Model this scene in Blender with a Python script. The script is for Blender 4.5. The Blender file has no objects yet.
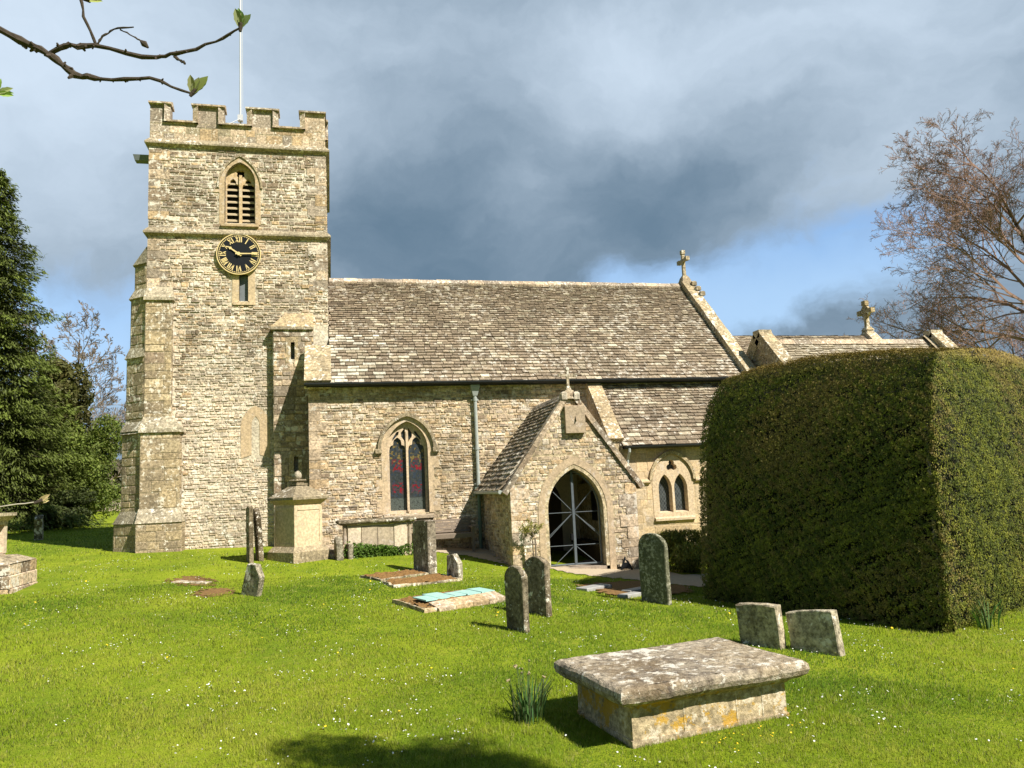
import bpy, math, random
import numpy as np
from mathutils import Matrix, Vector
from mathutils.geometry import tessellate_polygon
from math import sin, cos, pi, radians, sqrt, atan2, hypot

C = bpy.context.scene
COL = C.collection
rng = random.Random(7)
NR = np.random.default_rng(11)

# ------------------------------------------------------------------ camera
PITCH, ROLL, YAW, FPX, EYE = radians(7.5), radians(2.7), radians(13.5), 769.0, 1.95
fw = Vector((sin(YAW)*cos(PITCH), cos(YAW)*cos(PITCH), sin(PITCH)))
r0 = Vector((cos(YAW), -sin(YAW), 0)); u0 = r0.cross(fw)
rt = r0*cos(ROLL) - u0*sin(ROLL); up = u0*cos(ROLL) + r0*sin(ROLL)
cd = bpy.data.cameras.new('camera'); cam = bpy.data.objects.new('camera', cd); COL.objects.link(cam)
cam.matrix_world = Matrix(((rt.x, up.x, -fw.x, 0), (rt.y, up.y, -fw.y, 0), (rt.z, up.z, -fw.z, EYE), (0, 0, 0, 1)))
cd.sensor_width = 36; cd.lens = 36*FPX/1024; cd.clip_start = .05; cd.clip_end = 3000
C.camera = cam

# ------------------------------------------------------------------ light
SUN_A, SUN_E = radians(38), radians(46)          # east of south, elevation
C.view_settings.view_transform = 'Standard'; C.view_settings.look = 'None'
C.view_settings.exposure = 0.85; C.view_settings.gamma = 1
sd = bpy.data.lights.new('sun', 'SUN'); sd.energy = 5.0; sd.angle = radians(.53); sd.color = (1, .935, .83)
so = bpy.data.objects.new('sun', sd); COL.objects.link(so)
sdir = Vector((-sin(SUN_A)*cos(SUN_E), cos(SUN_A)*cos(SUN_E), -sin(SUN_E)))
so.rotation_euler = sdir.to_track_quat('-Z', 'Y').to_euler(); so.location = (20, -30, 40)


class NT:
    """tiny node builder"""
    def __init__(s, tree): s.t = tree; s.n = tree.nodes; s.l = tree.links
    def put(s, sock, v):
        if hasattr(v, 'is_output') or isinstance(v, bpy.types.NodeSocket): s.l.new(v, sock)
        elif isinstance(v, (tuple, list)):
            v = list(v)
            if len(v) == 3 and len(sock.default_value) == 4: v.append(1)
            sock.default_value = v
        else: sock.default_value = v
    def node(s, typ, inp=None, out=0, **kw):
        nd = s.n.new(typ)
        for k, v in kw.items(): setattr(nd, k, v)
        for k, v in (inp or {}).items(): s.put(nd.inputs[k], v)
        return nd.outputs[out] if len(nd.outputs) else None
    def math(s, op, a, b=0.0, c=0.0, clamp=False):
        return s.node('ShaderNodeMath', {0: a, 1: b, 2: c}, operation=op, use_clamp=clamp)
    def vmath(s, op, a, b=(0, 0, 0)):
        return s.node('ShaderNodeVectorMath', {0: a, 1: b}, operation=op)
    def mix(s, f, a, b, blend='MIX'):
        nd = s.n.new('ShaderNodeMix'); nd.data_type = 'RGBA'; nd.blend_type = blend
        s.put(nd.inputs[0], f); s.put(nd.inputs[6], a); s.put(nd.inputs[7], b)
        return nd.outputs[2]
    def ramp(s, f, lo, hi):
        nd = s.n.new('ShaderNodeMapRange'); nd.clamp = True; nd.interpolation_type = 'SMOOTHSTEP'
        s.put(nd.inputs[0], f); nd.inputs[1].default_value = lo; nd.inputs[2].default_value = hi
        return nd.outputs[0]
    def noise(s, vec, scale, detail=4, rough=.55, dist=0.0, out=0):
        return s.node('ShaderNodeTexNoise', {'Vector': vec, 'Scale': scale, 'Detail': detail, 'Roughness': rough, 'Distortion': dist}, out)
    def pos(s): return s.node('ShaderNodeNewGeometry', out=0)


# ------------------------------------------------------------------ world: sky and cloud
w = bpy.data.worlds.new('World'); C.world = w; w.use_nodes = True
T = NT(w.node_tree); T.n.clear()
sky = T.n.new('ShaderNodeTexSky'); sky.sky_type = 'NISHITA'; sky.sun_disc = False
sky.sun_elevation = SUN_E; sky.sun_rotation = pi - SUN_A; sky.air_density = 1.0; sky.dust_density = .6; sky.ozone_density = 2
SKY_STRENGTH = .085
d = T.node('ShaderNodeTexCoord', out=0)
def hemi(az, el):
    return (sin(radians(az))*cos(radians(el)), cos(radians(az))*cos(radians(el)), sin(radians(el)))
warp = T.noise(d, 4.2, 6, .58, out=1)
dw = T.vmath('NORMALIZE', T.vmath('ADD', d, T.vmath('MULTIPLY', T.vmath('SUBTRACT', warp, (.5, .5, .5)), (.26, .26, .17))))
sep = T.n.new('ShaderNodeSeparateXYZ'); T.l.new(dw, sep.inputs[0])
AZ = T.math('MULTIPLY', T.math('ARCTAN2', sep.outputs[0], sep.outputs[1]), 180/pi)
EL = T.math('MULTIPLY', T.math('ARCSINE', sep.outputs[2]), 180/pi)
def patch(az, el, sa, se):
    """soft elliptical region of the sky (degrees east of north, degrees up)"""
    p = T.math('POWER', T.math('MULTIPLY', T.math('SUBTRACT', AZ, az), 1/sa), 2.0); q = T.math('POWER', T.math('MULTIPLY', T.math('SUBTRACT', EL, el), 1/se), 2.0)
    return T.math('EXPONENT', T.math('MULTIPLY', T.math('ADD', p, q), -1.0))
def total(terms):
    o = None
    for wgt, *g in terms:
        q = T.math('MULTIPLY', patch(*g), wgt); o = q if o is None else T.math('ADD', o, q)
    return o
flat = T.vmath('MULTIPLY', dw, (1, 1, 1.9))
n1 = T.noise(flat, 3.0, 7, .52); n2 = T.noise(flat, 9.0, 8, .58)
lum = total([(.60, -26, 30, 26, 15), (.30, 23.5, 28.5, 7, 5), (.14, 8, 30, 16, 6), (.22, 15, 20.5, 4.5, 3.2), (.34, 42, 30, 14, 12), (.16, 40, 20, 7, 4), (-.24, 6, 17, 10, 6), (-.20, 26, 20.5, 10, 3.5), (-.06, 12, 26, 8, 6)])
lum = T.math('ADD', lum, T.math('ADD', T.math('MULTIPLY', n1, .42), T.math('MULTIPLY', n2, .34)))
back = T.math('MULTIPLY', T.math('ADD', T.ramp(sep.outputs[1], .35, -.2), T.ramp(EL, 36, 55)), .22)
lum = T.math('SUBTRACT', lum, T.math('ADD', .07, back))
k = .88/SKY_STRENGTH
cloud = T.mix(T.ramp(lum, .02, 1.02), (.085*k, .138*k, .195*k), (.43*k, .51*k, .60*k))
blue = T.mix(T.ramp(EL, 10, 22), (.30*k, .45*k, .64*k), (.12*k, .26*k, .52*k))
skyblue = T.mix(.8, sky.outputs[0], blue)
clear = total([(1.2, -18, 10.5, 11, 5.5), (1.1, 28, 12.0, 12, 4.2), (.75, 41, 14.5, 7, 4.0), (.30, 38, 21, 6, 2.0)])
clear = T.math('ADD', clear, T.math('MULTIPLY', T.math('SUBTRACT', n2, .5), 1.0))
cover = T.math('SUBTRACT', 1.0, T.ramp(clear, .28, .95))
colr = T.mix(cover, skyblue, cloud)
bg = T.node('ShaderNodeBackground', {0: colr, 1: SKY_STRENGTH})
T.node('ShaderNodeOutputWorld', {0: bg})

# ------------------------------------------------------------------ terrain heights
CP = np.array([(2, 6, -.2), (3.9, 6.4, -.17), (4.2, 18.2, 0), (1.5, 21.7, .42), (-4, 23, .63), (7.4, 18.2, -.25), (10, 19.6, -.25), (-3, 8, .05), (-12, 30, .9),
    (-28, 60, 1.85), (7, 8, -.3), (12, 10, -.4), (0, 1, -.1), (25, 30, -.5), (-20, 20, .8), (-30, 90, 2.0), (30, 90, 0.), (-12, 10, .35), (-12, 0, .2),
    (20, 0, -.6), (4, 14, -.08), (-3, 16, .3), (30, 55, -.3), (0, -15, -.2), (-35, -15, .5), (40, -15, -.9), (-40, 30, 1.3), (3.5, 21.7, .28), (40, 30, -.6)], float)
_K = lambda r: np.sqrt(r*r + 2.25)
_n = len(CP); _A = np.zeros((_n+1, _n+1))
_A[:_n, :_n] = _K(np.hypot(CP[:, None, 0]-CP[None, :, 0], CP[:, None, 1]-CP[None, :, 1])); _A[_n, :_n] = _A[:_n, _n] = 1
_W = np.linalg.solve(_A, np.append(CP[:, 2], 0))
def gza(x, y):
    x = np.clip(np.asarray(x, float), -42, 42); y = np.clip(np.asarray(y, float), -16, 92)
    z = np.full(x.shape, _W[_n])
    for i in range(_n): z = z + _K(np.hypot(CP[i, 0]-x, CP[i, 1]-y))*_W[i]
    return z
def gz(x, y): return float(gza(np.array([x]), np.array([y]))[0])

# ------------------------------------------------------------------ materials
def newmat(name):
    m = bpy.data.materials.new(name); m.use_nodes = True; t = NT(m.node_tree); t.n.clear(); return m, t
def finish(t, color, rough=.9, bump=None, bstr=.3, bdist=.02, metal=0.0, spec=.3):
    inp = {'Base Color': color, 'Roughness': rough, 'Metallic': metal, 'Specular IOR Level': spec}
    if bump is not None:
        inp['Normal'] = t.node('ShaderNodeBump', {'Strength': bstr, 'Distance': bdist, 'Height': bump})
    t.node('ShaderNodeOutputMaterial', {0: t.node('ShaderNodeBsdfPrincipled', inp)})
def attr(t): return t.node('ShaderNodeAttribute', attribute_name='Col')

def stone_mat(name, lichen=.4, dark=.5, yellow=.0, lscale=5.0, bstr=.5, white=(.70, .67, .58), stain=(.10, .085, .06), fleck=.5, contrast=1.0, warm=(1.02, 1.0, 1.0)):
    m, t = newmat(name); p = t.pos(); c = attr(t)
    g = t.noise(p, 16, 9, .72); f = t.noise(p, 55, 5, .7)
    lo, hi = 1-.62*contrast, 1+.52*contrast
    c = t.mix(1.0, c, t.mix(t.ramp(g, .28, .72), (lo, lo, lo*.97), (hi, hi*.99, hi*.96)), 'MULTIPLY')
    big = t.noise(p, .8, 5, .62)
    dk = t.math('MULTIPLY', t.ramp(t.math('ADD', t.math('MULTIPLY', big, .55), t.math('MULTIPLY', t.noise(p, 5, 6, .7), .45)), .44, .63), dark)
    c = t.mix(dk, c, stain)
    pit = t.math('MULTIPLY', t.ramp(f, .62, .74), fleck)
    c = t.mix(pit, c, stain)
    li = t.math('ADD', t.math('MULTIPLY', t.noise(p, lscale, 7, .72), .78), t.math('MULTIPLY', t.noise(p, .75, 3), .28))
    li = t.math('MULTIPLY', t.ramp(li, .58, .615), lichen)
    c = t.mix(li, c, white)
    sp = t.math('MULTIPLY', t.ramp(t.noise(p, lscale*3.1, 4, .6), .67, .70), lichen)
    c = t.mix(sp, c, white)
    if yellow:
        ye = t.math('MULTIPLY', t.ramp(t.math('ADD', t.math('MULTIPLY', t.noise(p, 9, 7, .75), .6), t.math('MULTIPLY', t.noise(p, 1.6, 2), .5)), .56, .61), yellow)
        c = t.mix(ye, c, (.46, .28, .035))
    c = t.mix(1.0, c, warm, 'MULTIPLY')
    finish(t, c, .94, t.math('ADD', t.math('MULTIPLY', g, 1.4), f), bstr, .022, spec=.12)
    return m

M = {}
M['rubble'] = stone_mat('rubble_stone', .55, .50, lscale=6, stain=(.14, .11, .07))
M['rubble_tower'] = stone_mat('tower_rubble_stone', .85, .60, lscale=5, stain=(.125, .10, .07))
M['ashlar'] = stone_mat('dressed_stone', .25, .25, bstr=.3, fleck=.25, contrast=.55, warm=(1.08, 1.03, 1.10))
M['coping'] = stone_mat('weathered_coping_stone', .8, .60, lscale=8, fleck=.6)
M['slate'] = stone_mat('stone_slate', .55, .40, lscale=6, fleck=.4, contrast=.8)
M['grave'] = stone_mat('lichened_gravestone', .95, .85, lscale=6.5, stain=(.040, .030, .014), fleck=.8, contrast=1.2, bstr=.7)
M['tombslab'] = stone_mat('tomb_slab_stone', .95, .75, .10, lscale=7, stain=(.085, .065, .052), bstr=.9, fleck=.75, contrast=1.1)
M['tombside'] = stone_mat('tomb_side_stone', .4, .5, .9, lscale=8, fleck=.6)
M['greystone'] = stone_mat('grey_green_gravestone', .35, .5, lscale=16, stain=(.05, .055, .03), fleck=.7, contrast=.9)

def simple(name, col, rough=.6, metal=0.0, nscale=12, var=.35, bstr=.15):
    m, t = newmat(name); p = t.pos(); g = t.noise(p, nscale, 5, .6)
    c = t.mix(1.0, tuple(col), t.mix(g, (1-var,)*3, (1+var,)*3), 'MULTIPLY')
    finish(t, c, rough, g, bstr, .01, metal); return m
M['lead'] = simple('grey_lead', (.16, .18, .19), .5, .2)
M['pipe'] = simple('painted_downpipe', (.33, .36, .34), .45)
M['pipegreen'] = simple('weathered_green_pipe', (.11, .16, .13), .55)
M['gutter'] = simple('dark_gutter', (.022, .025, .028), .5)
M['gate'] = simple('galvanised_gate_steel', (.10, .12, .135), .55, .2)
M['black'] = simple('black_paint', (.009, .010, .012), .4)
M['gold'] = simple('gilding', (.66, .52, .25), .42, .0, 40, .12)
M['dark'] = simple('belfry_shade_black', (.012, .011, .010), .95)
M['oak'] = simple('dark_oak_door', (.07, .05, .032), .8, 0, 30)
M['plaster'] = simple('porch_plaster', (.55, .50, .40), .9)
M['louvre'] = simple('weathered_louvre_board', (.42, .34, .22), .85, 0, 30)
M['benchwood'] = simple('weathered_bench_wood', (.19, .15, .115), .85, 0, 25)
M['whitepole'] = simple('white_flagpole_paint', (.50, .51, .52), .4, 0, 3, .06)
M['moss'] = simple('rusty_moss', (.165, .092, .032), 1.0, 0, 20, .95, 1.0)
M['teal'] = simple('pale_turquoise_slab', (.33, .56, .51), .35, 0, 14, .25)
M['paleslab'] = simple('pale_grey_slab', (.30, .30, .29), .6, 0, 10)
M['bark'] = simple('mossy_bark', (.055, .042, .030), .95, 0, 60, .6, .6)
M['twig'] = simple('bare_twig', (.26, .165, .125), .9, 0, 2, .3)
M['twiggrey'] = simple('grey_bare_twig', (.20, .16, .125), .9, 0, 2, .3)
M['path'] = simple('pale_path_gravel', (.40, .33, .235), .95, 0, 18, .35, .5)
M['soil'] = simple('bare_soil', (.13, .085, .045), 1.0, 0, 9, .6, .8)

def glass_mat(name, red):
    m, t = newmat(name); p = t.pos()
    s = t.n.new('ShaderNodeSeparateXYZ'); t.l.new(p, s.inputs[0])
    v = t.n.new('ShaderNodeTexVoronoi'); t.put(v.inputs['Vector'], p); t.put(v.inputs['Scale'], 17.0 if red else 9.0)
    e = t.n.new('ShaderNodeTexVoronoi'); e.feature = 'DISTANCE_TO_EDGE'; t.put(e.inputs['Vector'], p); t.put(e.inputs['Scale'], 17.0 if red else 9.0)
    base = t.mix(v.outputs['Distance'], (.018, .02, .022), (.06, .07, .072))
    rc = t.n.new('ShaderNodeSeparateColor'); t.l.new(v.outputs['Color'], rc.inputs[0])
    if red:
        # figures in red glass at two heights of each light, small gold canopy above
        z = s.outputs[2]
        a = t.math('ADD', t.ramp(t.math('ABSOLUTE', t.math('SUBTRACT', z, 2.02)), .20, .08), t.ramp(t.math('ABSOLUTE', t.math('SUBTRACT', z, 2.65)), .22, .10), clamp=True)
        mx = t.math('MINIMUM', t.math('ABSOLUTE', t.math('SUBTRACT', s.outputs[0], 1.845)), t.math('ABSOLUTE', t.math('SUBTRACT', s.outputs[0], 2.375)))
        a = t.math('MULTIPLY', a, t.ramp(mx, .19, .10)); rm = t.math('MULTIPLY', a, t.ramp(rc.outputs[0], .40, .5))
        base = t.mix(rm, base, (.20, .012, .022))
        bm = t.math('MULTIPLY', t.ramp(rc.outputs[1], .78, .84), .7)
        base = t.mix(bm, base, (.03, .045, .07))
        gm = t.math('MULTIPLY', t.ramp(rc.outputs[2], .74, .8), t.ramp(z, 2.4, 2.9))
        base = t.mix(t.math('MULTIPLY', gm, .8), base, (.19, .14, .04))
        gr = t.ramp(z, 1.76, 1.72)
        base = t.mix(gr, base, (.085, .10, .09))
        lead = t.ramp(e.outputs['Distance'], .05, .02)
        base = t.mix(t.math('MULTIPLY', lead, .9), base, (.012, .012, .013))
    else:
        # leaded quarries: thin diagonal lattice of came
        x = t.math('MULTIPLY', s.outputs[0], 11.0); z = t.math('MULTIPLY', s.outputs[2], 8.0)
        f1 = t.math('ABSOLUTE', t.math('SUBTRACT', t.math('FRACT', t.math('ADD', x, z)), .5))
        f2 = t.math('ABSOLUTE', t.math('SUBTRACT', t.math('FRACT', t.math('SUBTRACT', x, z)), .5))
        ln = t.ramp(t.math('MAXIMUM', f1, f2), .42, .47)
        base = t.mix(t.math('MULTIPLY', ln, .8), base, (.14, .15, .15))
    finish(t, base, .28, t.noise(p, 14, 2), .25, .01, spec=.35); return m
M['stained'] = glass_mat('stained_glass', True)
M['leaded'] = glass_mat('leaded_glass', False)

def leaf_mat(name, trans=.3, upmix=0.0, rough=.6, spec=.25):
    m, t = newmat(name); c = attr(t)
    inp = {'Base Color': c, 'Roughness': rough, 'Specular IOR Level': spec}
    ti = {'Color': t.mix(1.0, c, (1.15, 1.25, .5), 'MULTIPLY')}
    if upmix:
        g = t.node('ShaderNodeNewGeometry', out=1)
        nn = t.vmath('NORMALIZE', t.vmath('ADD', t.vmath('MULTIPLY', g, (1-upmix,)*3), (0, 0, upmix)))
        inp['Normal'] = nn
    b = t.node('ShaderNodeBsdfPrincipled', inp)
    tr = t.node('ShaderNodeBsdfTranslucent', ti)
    mx = t.n.new('ShaderNodeMixShader'); mx.inputs[0].default_value = trans
    t.l.new(b, mx.inputs[1]); t.l.new(tr, mx.inputs[2])
    t.node('ShaderNodeOutputMaterial', {0: mx.outputs[0]}); return m
M['leaf'] = leaf_mat('leaf', .28)
M['needle'] = leaf_mat('conifer_leaf', .15)
M['yew'] = leaf_mat('clipped_yew_leaf', .04, rough=.55, spec=.2)
M['grass'] = leaf_mat('grass_blade', .30, .72, .6, .15)
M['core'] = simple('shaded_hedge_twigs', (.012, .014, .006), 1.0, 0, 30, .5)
M['petal'] = simple('daisy_petal', (.66, .67, .62), .7, 0, 3, .05)
M['petalyellow'] = simple('yellow_petal', (.75, .52, .02), .7, 0, 3, .1)

def ground_mat():
    m, t = newmat('lawn_turf'); p = t.pos()
    a = t.noise(p, .55, 5, .6); b = t.noise(p, 4.0, 6, .65); f = t.noise(p, 60, 4, .7)
    c = t.mix(t.ramp(a, .35, .68), (.14, .20, .012), (.23, .285, .016))
    c = t.mix(t.math('MULTIPLY', t.ramp(b, .5, .72), .55), c, (.32, .31, .045))
    c = t.mix(1.0, c, t.mix(f, (.50, .55, .5), (1.35, 1.3, 1.3)), 'MULTIPLY')
    s = t.n.new('ShaderNodeSeparateXYZ'); t.l.new(p, s.inputs[0])
    far = t.ramp(s.outputs[1], 90, 130)
    c = t.mix(far, c, (.06, .08, .03))
    finish(t, c, .95, t.math('ADD', f, b), .6, .03, spec=.1); return m
M['ground'] = ground_mat()

M['gravepale'] = stone_mat('white_lichened_gravestone', 1.0, .75, lscale=4.2, stain=(.05, .034, .014), fleck=.8, contrast=1.2, bstr=.7)
M['palepetiole'] = simple('pale_twig_bark', (.42, .38, .30), .8, 0, 40, .3)
# ------------------------------------------------------------------ mesh helpers
XF = {}                                   # world matrices of thing empties
def link(o, parent=None):
    COL.objects.link(o)
    if parent is not None: o.parent = parent; XF[o.name] = XF.get(parent.name, Matrix())
    return o
def tag(o, label=None, cat=None, group=None, kind=None):
    if label: o['label'] = label
    if cat: o['category'] = cat
    if group: o['group'] = group
    if kind: o['kind'] = kind
    return o
def thing(name, label, cat, loc=(0, 0, 0), rz=0, group=None, tilt=(0, 0)):
    o = bpy.data.objects.new(name, None); COL.objects.link(o); o.empty_display_size = .2
    o.location = loc; o.rotation_euler = (tilt[0], tilt[1], rz)
    XF[o.name] = Matrix.Translation(loc) @ o.rotation_euler.to_matrix().to_4x4()
    return tag(o, label, cat, group)

def fast(name, V, F, mat, parent=None, col=None, local=False, smooth=False):
    """V (n,3); F (m,k) of one size, or a list of tuples; col = (r,g,b) or (n,3)"""
    V = np.asarray(V, np.float32).reshape(-1, 3)
    if parent is not None and not local:
        mi = np.array(XF.get(parent.name, Matrix()).inverted()); V = V @ mi[:3, :3].T + mi[:3, 3]
    me = bpy.data.meshes.new(name)
    if isinstance(F, np.ndarray):
        m, kk = F.shape; flat_i = F.reshape(-1); starts = np.arange(m)*kk; tot = np.full(m, kk)
    else:
        flat_i = np.fromiter((i for f in F for i in f), np.int32); tot = np.array([len(f) for f in F]); starts = np.concatenate(([0], np.cumsum(tot)[:-1])); m = len(F)
    me.vertices.add(len(V)); me.vertices.foreach_set('co', V.astype(np.float32).reshape(-1))
    me.loops.add(len(flat_i)); me.loops.foreach_set('vertex_index', flat_i.astype(np.int32))
    me.polygons.add(m); me.polygons.foreach_set('loop_start', starts.astype(np.int32)); me.polygons.foreach_set('loop_total', tot.astype(np.int32))
    me.polygons.foreach_set('use_smooth', np.full(m, bool(smooth)))
    ca = me.color_attributes.new('Col', 'FLOAT_COLOR', 'POINT')
    cc = np.ones((len(V), 4), np.float32)
    if col is not None: cc[:, :3] = np.asarray(col, np.float32)
    ca.data.foreach_set('color', cc.reshape(-1))
    me.materials.append(mat if not isinstance(mat, str) else M[mat])
    me.update(calc_edges=True)
    return link(bpy.data.objects.new(name, me), parent)

class MB:
    def __init__(s, col=(.4, .34, .23)): s.v = []; s.f = []; s.c = []; s.col = col
    def add(s, vs, fs, col=None):
        b = len(s.v); s.v += [tuple(v) for v in vs]; s.c += [col or s.col]*len(vs); s.f += [tuple(i+b for i in f) for f in fs]
    def hexa(s, b, t, col=None):        # 4 bottom pts (ccw from above), 4 top pts
        s.add(list(b)+list(t), [(3, 2, 1, 0), (4, 5, 6, 7), (0, 1, 5, 4), (1, 2, 6, 5), (2, 3, 7, 6), (3, 0, 4, 7)], col)
    def box(s, x0, x1, y0, y1, z0, z1, col=None):
        s.fr(x0, x1, y0, y1, z0, x0, x1, y0, y1, z1, col)
    def fr(s, x0, x1, y0, y1, z0, X0, X1, Y0, Y1, z1, col=None):
        s.hexa([(x0, y0, z0), (x1, y0, z0), (x1, y1, z0), (x0, y1, z0)], [(X0, Y0, z1), (X1, Y0, z1), (X1, Y1, z1), (X0, Y1, z1)], col)
    def rbox(s, x0, x1, y0, y1, z0, z1, e=.01, col=None):
        """box with chamfered upright and top edges"""
        s.fr(x0, x1, y0, y1, z0, x0, x1, y0, y1, z1-e, col); s.fr(x0, x1, y0, y1, z1-e, x0+e, x1-e, y0+e, y1-e, z1, col)
    def tube(s, pts, rad, n=6, col=None, cap=True):
        pts = [Vector(p) for p in pts]
        if not hasattr(rad, '__len__'): rad = [rad]*len(pts)
        vs = []; fs = []; ref = None
        for i, p in enumerate(pts):
            a = pts[max(i-1, 0)]; b = pts[min(i+1, len(pts)-1)]; t = (b-a).normalized()
            if ref is None: ref = t.orthogonal().normalized()
            ref = (ref - t*ref.dot(t)); ref = ref.normalized() if ref.length > 1e-5 else t.orthogonal().normalized()
            q = t.cross(ref)
            for j in range(n):
                an = 2*pi*j/n; vs.append(p + (ref*cos(an)+q*sin(an))*rad[i])
        for i in range(len(pts)-1):
            for j in range(n):
                a = i*n+j; b = i*n+(j+1) % n; fs.append((a, b, b+n, a+n))
        if cap: fs.append(tuple(range(n-1, -1, -1))); fs.append(tuple(range(len(pts)*n-n, len(pts)*n)))
        s.add(vs, fs, col)
    def prism(s, prof, a, b, frame, col=None):
        """profile points (p,q) swept from a to b along frame: f(t,p,q)->xyz"""
        n = len(prof); vs = [frame(a, p, q) for p, q in prof]+[frame(b, p, q) for p, q in prof]
        s.add(vs, [(i, (i+1) % n, n+(i+1) % n, n+i) for i in range(n)]+[tuple(range(n-1, -1, -1)), tuple(range(n, 2*n))], col)
    def panel(s, outer, holes, frame, depth, col=None, rim=True, back=False):
        """flat panel with holes; frame(u,v,d)->xyz, d = depth inwards; reveals round the holes"""
        polys = [outer]+list(holes); pts = [p for q in polys for p in q]
        tris = tessellate_polygon([[Vector((p[0], p[1], 0)) for p in q] for q in polys])
        s.add([frame(u, v, 0) for u, v in pts], [tuple(t) for t in tris], col)
        if back: s.add([frame(u, v, depth) for u, v in pts], [tuple(reversed(t)) for t in tris], col)
        for q in ([outer] if rim else [])+list(holes):
            n = len(q); s.add([frame(u, v, 0) for u, v in q]+[frame(u, v, depth) for u, v in q], [(i, (i+1) % n, n+(i+1) % n, n+i) for i in range(n)], col)
    def ring(s, inner, outer, frame, d0, d1, col=None, closed=False):
        n = len(inner); m = n if closed else n-1
        vs = [frame(u, v, d0) for u, v in inner]+[frame(u, v, d0) for u, v in outer]+[frame(u, v, d1) for u, v in inner]+[frame(u, v, d1) for u, v in outer]
        fs = []
        for i in range(m):
            j = (i+1) % n
            fs += [(i, j, n+j, n+i), (n+i, n+j, 3*n+j, 3*n+i), (i, 2*n+i, 2*n+j, j)]
        if not closed: fs += [(0, n, 3*n, 2*n), (n-1, 3*n-1, 4*n-1, 2*n-1)]
        s.add(vs, fs, col)
    def build(s, name, mat, parent=None, local=False, smooth=False):
        return fast(name, s.v, s.f, mat, parent, np.array(s.c), local, smooth)

def arch(cx, w, z0, zs, za, n=9, foot=True):
    """pointed-arch outline, from bottom left up over to bottom right"""
    h = za-zs; r = ((w/2)**2+h*h)/w; L = []
    a_end = atan2(h, (r-w/2))
    for i in range(n+1):
        a = a_end*i/n; L.append((cx-w/2+r-r*cos(a), zs+r*sin(a)))
    R = [(2*cx-x, z) for x, z in reversed(L[:-1])]
    pts = L+R
    return ([(cx-w/2, z0)] if foot else [])+pts+([(cx+w/2, z0)] if foot else [])
def cusped(cx, w, z0, zs, za, n=12, depth=.16):
    """light with a cusped (trefoil) pointed head"""
    P = arch(cx, w, z0, zs, za, n, foot=False); out = []; m = len(P)-1
    for i, (x, z) in enumerate(P):
        t = i/m; kk = 0
        for c0 in (.27, .73):
            kk = max(kk, max(0, 1-abs(t-c0)/.09))
        tx, tz = cx, zs+.18*w
        out.append((x+(tx-x)*depth*2.0*kk, z+(tz-z)*depth*2.0*kk))
    return [(cx-w/2, z0)]+out+[(cx+w/2, z0)]
def quatre(cx, cz, r, n=6, lobes=4, rot=0.0):
    P = []; sp = 2*pi/lobes
    for q in range(lobes):
        a0 = rot+2*pi*q/lobes; lx, lz = cx+cos(a0)*r*.5, cz+sin(a0)*r*.5
        for i in range(n):
            a = a0-sp*.97+2*sp*.97*i/(n-1); P.append((lx+cos(a)*r*.5, lz+sin(a)*r*.5))
    return P
def inpoly(u, v, P):
    c = False; n = len(P); j = n-1
    for i in range(n):
        if (P[i][1] > v) != (P[j][1] > v) and u < (P[j][0]-P[i][0])*(v-P[i][1])/(P[j][1]-P[i][1])+P[i][0]: c = not c
        j = i
    return c

def lerp3(a, b, t): return tuple(x+(y-x)*t for x, y in zip(a, b))
CREAM, OCHRE, BROWN, GREY, PALE = (.54, .435, .315), (.48, .36, .22), (.27, .21, .15), (.36, .305, .24), (.69, .615, .50)
def pick(pal, R=rng):
    c = R.choices([p[0] for p in pal], [p[1] for p in pal])[0]; s = R.uniform(.78, 1.18)
    return tuple(x*s for x in c)
PAL_NAVE = [(CREAM, 5), (OCHRE, 2), (BROWN, .8), (GREY, 1.5), (PALE, 1.6)]
PAL_TOWER = [(CREAM, 4), (OCHRE, 1.3), (BROWN, 1.8), (GREY, 3), (PALE, 2.6)]
PAL_UPPER = [(CREAM, 1.0), (OCHRE, .7), (BROWN, 3.2), (GREY, 4.2), (PALE, .4)]
PAL_ASHLAR = [((.50, .40, .235), 4), ((.46, .385, .25), 2), ((.54, .445, .28), 2)]
PAL_BUTT = [((.40, .32, .20), 3), ((.34, .275, .185), 3), ((.45, .37, .24), 2), (BROWN, .8)]

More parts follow.
